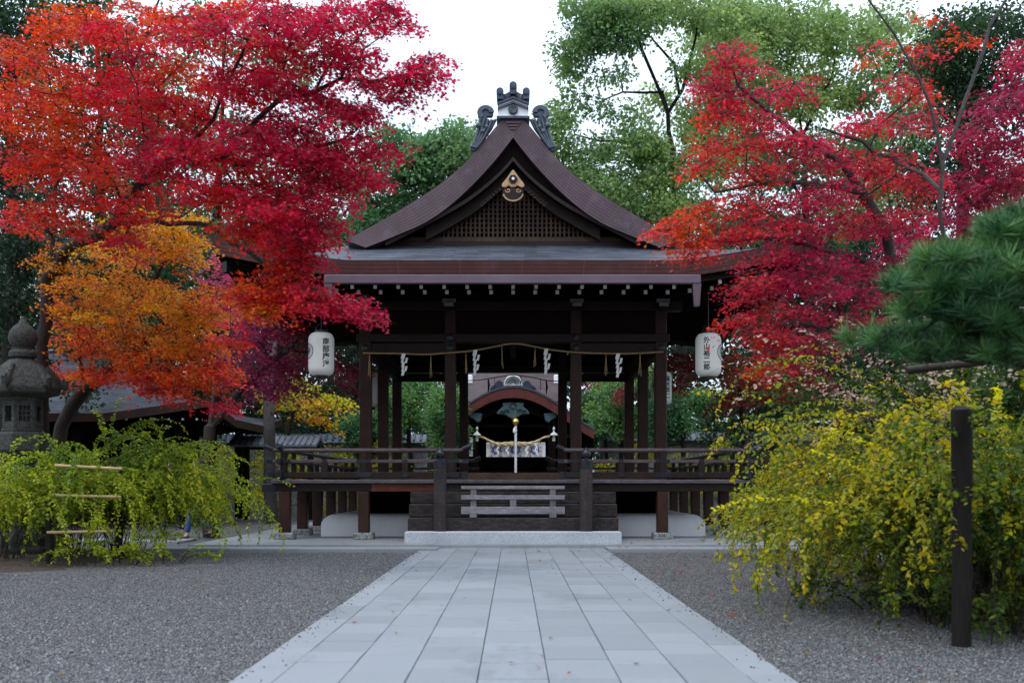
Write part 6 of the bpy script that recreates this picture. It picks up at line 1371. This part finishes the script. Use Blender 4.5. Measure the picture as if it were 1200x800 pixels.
# ================================================================== arching shrubs
def bush(label, bases, n, L, seed, stops, size=.045, aim=(0, 0), aimw=.4, pitch=(58, 86), droop=(1.5, 2.6), start=.25, per=3, step=.06, shoots=3, name='arching_shrub', nf=.8, group=None, rad=.006, noisew=.6, bare=0, tmin=.12):
    r = np.random.default_rng(seed); b0 = bases[0]
    root = thing(name, label, 'shrub', (b0[0], b0[1], GZ0), group)
    mb = MB(); pos, dr, tt = [], [], []
    def cane(p, az, pt, L_, dp, rr, lvl):
        k = max(5, int(L_ / step)); pts = [p.copy()]; ds = L_ / k; zs_ = tmin + (1.15 - tmin) * r.random() ** 1.6
        for i in range(k):
            pt -= dp / k * (.5 + 1.0 * i / k); az += r.normal(0, .035); pt += r.normal(0, .03)
            v = np.array([math.cos(pt) * math.cos(az), math.cos(pt) * math.sin(az), math.sin(pt)]); p = p + v * ds
            if i > k * .4 and p[2] < (zs_ if L_ > 1.3 or lvl else .05): break
            pts.append(p.copy()); u = i / k
            if (u > start or lvl) and r.random() > bare:
                for q_ in range(per):
                    side = np.cross(v, [0, 0, 1]) * r.choice([-1, 1]); w_ = nrm(side + .5 * v + r.normal(0, .45, 3)[:])
                    pos.append(p + w_ * size * r.uniform(.4, 1.1)); dr.append(w_ - np.array([0, 0, .25])); tt.append(u * .25 + (lvl > 0) * .05)
            if lvl == 0 and u > .3 and r.random() < shoots / k * 1.5: cane(p.copy(), az + r.uniform(-1, 1), pt + r.uniform(-.2, .5), L_ * r.uniform(.2, .45), dp * r.uniform(.6, 1.1), rr * .5, 1)
        pts = pts[::2] + ([pts[-1]] if len(pts) % 2 == 0 else [])
        if len(pts) > 2: mb.tube(pts, [rr * (1 - .8 * i / len(pts)) for i in range(len(pts))], 4, 0, False)
    for i in range(n):
        b_ = bases[i % len(bases)]; a_ = r.uniform(0, 2 * math.pi); q_ = .28 * math.sqrt(r.random())
        p = np.array([b_[0] + q_ * math.cos(a_), b_[1] + q_ * math.sin(a_), GZ0])
        d_ = np.array([math.cos(a_), math.sin(a_)]) * (1 - aimw) + np.array(aim) * aimw * 1.6 + r.normal(0, .15, 2)
        cane(p, math.atan2(d_[1], d_[0]), R(r.uniform(*pitch)), r.uniform(*L), r.uniform(*droop), rad * r.uniform(.7, 1.3), 0)
    mb.build('stem', 'bark', root)
    pos, dr = np.array(pos), np.array(dr); m_ = len(pos)
    nr = nrm(np.array([0, 0, 1.]) + .6 * r.normal(0, 1, (m_, 3))); t = np.array(tt) + .25 + noisew * (n3(pos, nf, seed) - .5) + r.normal(0, .14, m_)
    leaf_mesh('foliage', pos, dr, nr, size * r.uniform(.42, 1.3, m_), np.clip(pal(t, stops) * r.uniform(.7, 1.2, m_)[:, None], 0, 1), OVAL, 'leaf', root, .1)
    return root
GRN = [(.06, .12, .018), (.14, .22, .022), (.26, .33, .025), (.36, .39, .025), (.50, .44, .03)]
YEL = [(.05, .11, .014), (.14, .20, .018), (.30, .30, .018), (.48, .38, .02), (.54, .33, .025), (.34, .17, .035)]
bush('arching green shrub spilling over the bamboo rails before the stone lantern', [(-7.3, 18.0), (-6.9, 18.2), (-7.6, 17.9), (-6.6, 18.2)], 125, (2.2, 3.2), 101, GRN, .042, (.8, -.02), .36, (66, 88), (1.6, 2.4), .28, 3, .052, 7)
bush('arching green shrub at the left frame edge in front of the lantern pedestal', [(-8.1, 17.0), (-8.5, 17.2)], 60, (2.0, 2.9), 102, GRN[1:], .042, (-.2, -.15), .3, (64, 87), (1.7, 2.7), .25, 3, .055, 4)
bush('small yellowing shrub low at the foot of the bamboo rail', [(-5.9, 16.4), (-5.4, 16.6), (-6.5, 16.4)], 28, (.5, 1.0), 103, GRN[1:], .045, (.2, -.1), .3, (40, 80), (1.2, 2.4), .15, 3, .05, 3)
bush('dense golden yellow shrub drooping over the gravel at the right', [(4.8, 11.2), (5.1, 11.7), (4.65, 11.6), (5.0, 10.9), (4.4, 11.1)], 150, (2.1, 3.6), 104, YEL[:5] + [(.62, .46, .03)], .038, (-.25, -.2), .16, (74, 89), (2.0, 3.2), .22, 3, .055, 7, nf=1.0, bare=.1)
bush('olive yellow shrub growing behind the thick dark stake near the camera', [(3.9, 9.4), (4.3, 9.1), (4.5, 9.8), (4.1, 10.1)], 130, (1.8, 2.9), 105, [(.04, .10, .014)] + YEL[:5], .036, (.15, -.08), .20, (72, 89), (1.7, 2.9), .2, 3, .05, 6, nf=1.1, bare=.1)
bush('golden shrub between the two farther stakes', [(6.1, 13.9), (6.4, 14.4), (6.1, 14.8)], 90, (2.2, 3.2), 106, YEL[1:], .044, (-.3, -.2), .22, (70, 89), (1.8, 2.9), .22, 3, .06, 4, nf=.9, bare=.1)
bush('pale yellow shrub reaching left past the thin black stake to the veranda', [(5.5, 18.0), (5.3, 17.7), (5.8, 17.8)], 40, (1.5, 2.4), 107, YEL[1:5], .050, (-.95, -.02), .55, (50, 78), (1.2, 1.9), .4, 3, .06, 4)
bush('tall straggling shrub with dry pinkish seed heads above the golden shrub', [(5.1, 12.6), (5.4, 13.0)], 38, (2.8, 3.8), 108, [(.34, .20, .14), (.48, .30, .22), (.55, .42, .34), (.36, .30, .05)], .038, (-.7, -.1), .36, (72, 89), (.6, 1.4), .45, 2, .06, 3, bare=.4)
bush('dark leaved shrub filling the shade at the right frame edge', [(5.0, 10.8), (5.3, 11.5), (5.2, 10.4)], 110, (1.9, 3.0), 109, [(.02, .05, .012), (.05, .09, .016), (.12, .14, .02), (.26, .22, .02)], .042, (0, 0), .1, (66, 88), (1.6, 2.8), .15, 3, .055, 4)
bush('tall dark green shrub closing the gap under the pine branches', [(5.9, 12.9), (6.4, 13.0), (6.9, 12.9), (5.5, 13.2)], 120, (2.4, 3.3), 111, [(.015, .04, .012), (.035, .075, .016), (.07, .12, .02), (.2, .19, .025)], .05, (.1, 0), .15, (78, 90), (.6, 1.5), .2, 3, .06, 6, nf=.9)
bush('low green undergrowth at the foot of the thick dark stake', [(3.8, 9.2), (4.2, 8.8), (4.0, 9.8), (4.5, 9.2), (3.7, 10.6)], 90, (.5, 1.15), 112, [(.02, .05, .012), (.05, .10, .016), (.14, .18, .02), (.34, .32, .025)], .034, (-.1, -.1), .2, (40, 85), (1.2, 2.4), .1, 3, .045, 4)
bush('sprig of bright yellow leaves arching over the level log', [(3.75, 8.4), (4.1, 8.6)], 16, (2.0, 2.7), 110, [(.48, .44, .02), (.62, .55, .03)], .034, (-.05, -.2), .3, (76, 88), (1.1, 2.0), .4, 3, .045, 1, name='yellow_sprig_shrub')

# ================================================================== pine at the right
def pine():
    r = np.random.default_rng(120)
    pads = [(1135, 305, 78, 11, 7.1, .5, 58), (1178, 272, 40, 10, 7.2, .5, 36), (1090, 335, 60, 9, 7.0, .4, 42), (1150, 345, 70, 8, 7.1, .5, 36), (1062, 362, 34, 6, 7.0, .3, 16), (1055, 396, 68, 8, 7.6, .4, 46), (1130, 392, 60, 8, 7.5, .4, 30), (1190, 385, 40, 8, 7.3, .4, 22), (1200, 320, 50, 14, 7.2, .6, 40), (1250, 280, 60, 12, 7.2, .7, 40), (1260, 340, 60, 14, 7.2, .7, 40), (1250, 400, 60, 10, 7.2, .6, 26), (1020, 400, 30, 5, 7.6, .25, 12), (1150, 325, 80, 14, 7.0, .5, 44), (1185, 300, 50, 22, 7.2, .5, 40), (1110, 360, 60, 10, 6.9, .4, 34), (1165, 372, 60, 10, 7.0, .4, 34), (1090, 410, 60, 7, 7.3, .3, 26), (1180, 412, 50, 8, 7.2, .4, 26), (1195, 255, 20, 10, 7.2, .4, 12)]
    ctr, _ = pad_points(pads, r, .66)
    trunk = [P(1330, gy(7.9), 7.9), P(1325, 560, 7.9), P(1300, 480, 7.8), P(1310, 400, 7.6), P(1290, 330, 7.4), P(1295, 250, 7.3)]
    limbs = [[P(1300, 420, 7.7), P(1230, 405, 7.6), P(1160, 385, 7.4), P(1100, 370, 7.2)], [P(1300, 440, 7.7), P(1220, 425, 7.7), P(1120, 418, 7.7), P(1050, 412, 7.6)], [P(1290, 350, 7.4), P(1230, 345, 7.3), P(1170, 340, 7.2)]]
    root = thing('pine_tree', 'trained pine with thick green needle tufts at the right frame edge', 'pine tree', tuple(trunk[0]))
    A, par, rad, cnt = grow([trunk] + limbs, ctr, r, step=.14, rmax=.13, rtip=.006)
    skeleton_mesh('trunk', A, par, rad, cnt, 'bark', root, 1.3)
    per = 84; n = len(ctr) * per; c = np.repeat(ctr, per, 0)
    ax = nrm(np.stack([r.normal(-.25, .4, len(ctr)), r.normal(-.25, .4, len(ctr)), np.full(len(ctr), .75)], 1)); axr = np.repeat(ax, per, 0)
    d_ = nrm(axr * r.uniform(.05, .9, n)[:, None] + nrm(r.normal(0, 1, (n, 3))) * .9)
    back = (d_ * axr).sum(1) < -.1; d_[back] -= 2 * ((d_ * axr).sum(1)[back])[:, None] * axr[back]
    pos = c + axr * r.uniform(-.05, .03, n)[:, None]
    t = .5 + r.normal(0, .16, n) + np.repeat(r.normal(0, .24, len(ctr)), per) + .5 * ((d_ * axr).sum(1) - .5)  # needles along the tuft axis coloured lighter: lit tops put into the palette
    col = pal(t, [(.009, .04, .016), (.022, .082, .026), (.055, .155, .04), (.13, .26, .07)])
    T = np.array([(-.017, 0), (.017, 0), (.013, .7), (0, 1), (-.013, .7)])
    leaf_mesh('needles', pos, d_, nrm(r.normal(0, 1, (n, 3))), r.uniform(.11, .16, n), col, T, 'needle', root)
pine()

# ================================================================== gravel stones and fallen leaves
def pebbles():
    r = np.random.default_rng(130); n = 210000
    y = 5.2 + 14.2 * r.random(n) ** 1.2; sgn = np.where(r.random(n) < .55, -1, 1); x = sgn * (1.76 + r.random(n) * (np.minimum(y * .52, 8.6) - 1.76 + .2))
    keep = (np.abs(x) > 1.765) & ~((x > 4.3) & (y > 6.5)) & ~((x < -6.2) & (y > 14.8)); x, y = x[keep], y[keep]; n = len(x)
    m_ = 450; ex = r.choice([-1, 1], m_) * (1.75 - np.abs(r.normal(0, .09, m_))); ey = r.uniform(5.5, 19.5, m_); x = np.concatenate([x, ex]); y = np.concatenate([y, ey]); n = len(x); zb = np.where(np.abs(x) < 1.75, .006, GZ0 + .003)
    s = r.uniform(.005, .0105, n) * np.where(r.random(n) < .06, 1.6, 1)
    base = np.array([(1, 0, 0), (-1, 0, 0), (0, 1, 0), (0, -1, 0), (0, 0, .7), (0, 0, -.7)]); F_ = np.array([(0, 2, 4), (2, 1, 4), (1, 3, 4), (3, 0, 4), (2, 0, 5), (1, 2, 5), (3, 1, 5), (0, 3, 5)])
    a = r.uniform(0, 6.28, n); ca, sa = np.cos(a), np.sin(a); j = 1 + r.uniform(-.35, .35, (n, 6, 3)); B = base[None] * j * s[:, None, None]
    V = np.stack([B[:, :, 0] * ca[:, None] - B[:, :, 1] * sa[:, None] + x[:, None], B[:, :, 0] * sa[:, None] + B[:, :, 1] * ca[:, None] + y[:, None], B[:, :, 2] + zb[:, None]], 2).reshape(-1, 3).astype(np.float32)
    Fi = (F_[None] + 6 * np.arange(n)[:, None, None]).reshape(-1).astype(np.int32)
    me = bpy.data.meshes.new('gravel_stones'); me.vertices.add(n * 6); me.vertices.foreach_set('co', V.ravel()); me.loops.add(len(Fi)); me.loops.foreach_set('vertex_index', Fi)
    me.polygons.add(n * 8); me.polygons.foreach_set('loop_start', np.arange(0, len(Fi), 3, dtype=np.int32)); me.polygons.foreach_set('loop_total', np.full(n * 8, 3, dtype=np.int32)); me.update(); me.validate()
    g_ = np.clip(r.choice([.06, .09, .125, .16, .21, .29], n, p=[.16, .24, .24, .2, .11, .05]) + r.normal(0, .02, n), .03, .7); c = np.stack([g_, g_ * r.uniform(.95, 1.0, n), g_ * r.uniform(.9, 1.03, n), np.ones(n)], 1)
    at_ = me.color_attributes.new('col', 'FLOAT_COLOR', 'POINT'); at_.data.foreach_set('color', np.repeat(c, 6, 0).astype(np.float32).ravel()); me.materials.append(MATS['pebble'])
    struct(link('gravel_stones', me), 'stuff')
pebbles()
def litter():
    r = np.random.default_rng(140); X, Y, Z = [], [], []
    def sc(n, x0, x1, y0, y1, z): X.extend(r.uniform(x0, x1, n)); Y.extend(r.uniform(y0, y1, n)); Z.extend([z] * n)
    sc(50, -1.7, 1.7, 6, 20.7, .006); sc(45, .4, 1.74, 15, 20.7, .006); sc(90, 1.8, 6.5, 19.6, 20.3, .036); sc(110, 2.2, 6.1, 20.4, 22.4, .068); sc(280, 1.8, 5.6, 14.5, 19.5, GZ0 + .012)
    sc(190, 1.8, 4.4, 6.5, 15.5, GZ0 + .012); sc(60, -7, -1.8, 6.5, 19.5, GZ0 + .012); sc(25, -6.5, -1.8, 19.6, 20.3, .036); sc(30, -6, -2.2, 20.4, 22.4, .068); sc(260, -9, -5.2, 15, 17.5, .05); sc(330, 3.9, 8, 7, 17, .06); sc(60, -12, -7, 18, 28, GZ0 + .012)
    pos = np.stack([X, Y, Z], 1); n = len(pos); pos[:, 2] += r.uniform(0, .008, n)
    nr = nrm(np.array([0, 0, 1.]) + .22 * r.normal(0, 1, (n, 3))); dr = r.normal(0, 1, (n, 3)); dr[:, 2] *= .1
    col = pal(r.uniform(0, 1, n), [(.16, .01, .02), (.30, .02, .025), (.36, .08, .015), (.30, .17, .04), (.14, .08, .04)])
    struct(leaf_mesh('fallen_leaves', pos, dr, nr, r.uniform(.035, .06, n), col, MAPLE, 'leaf', None, .25), 'stuff')
litter()
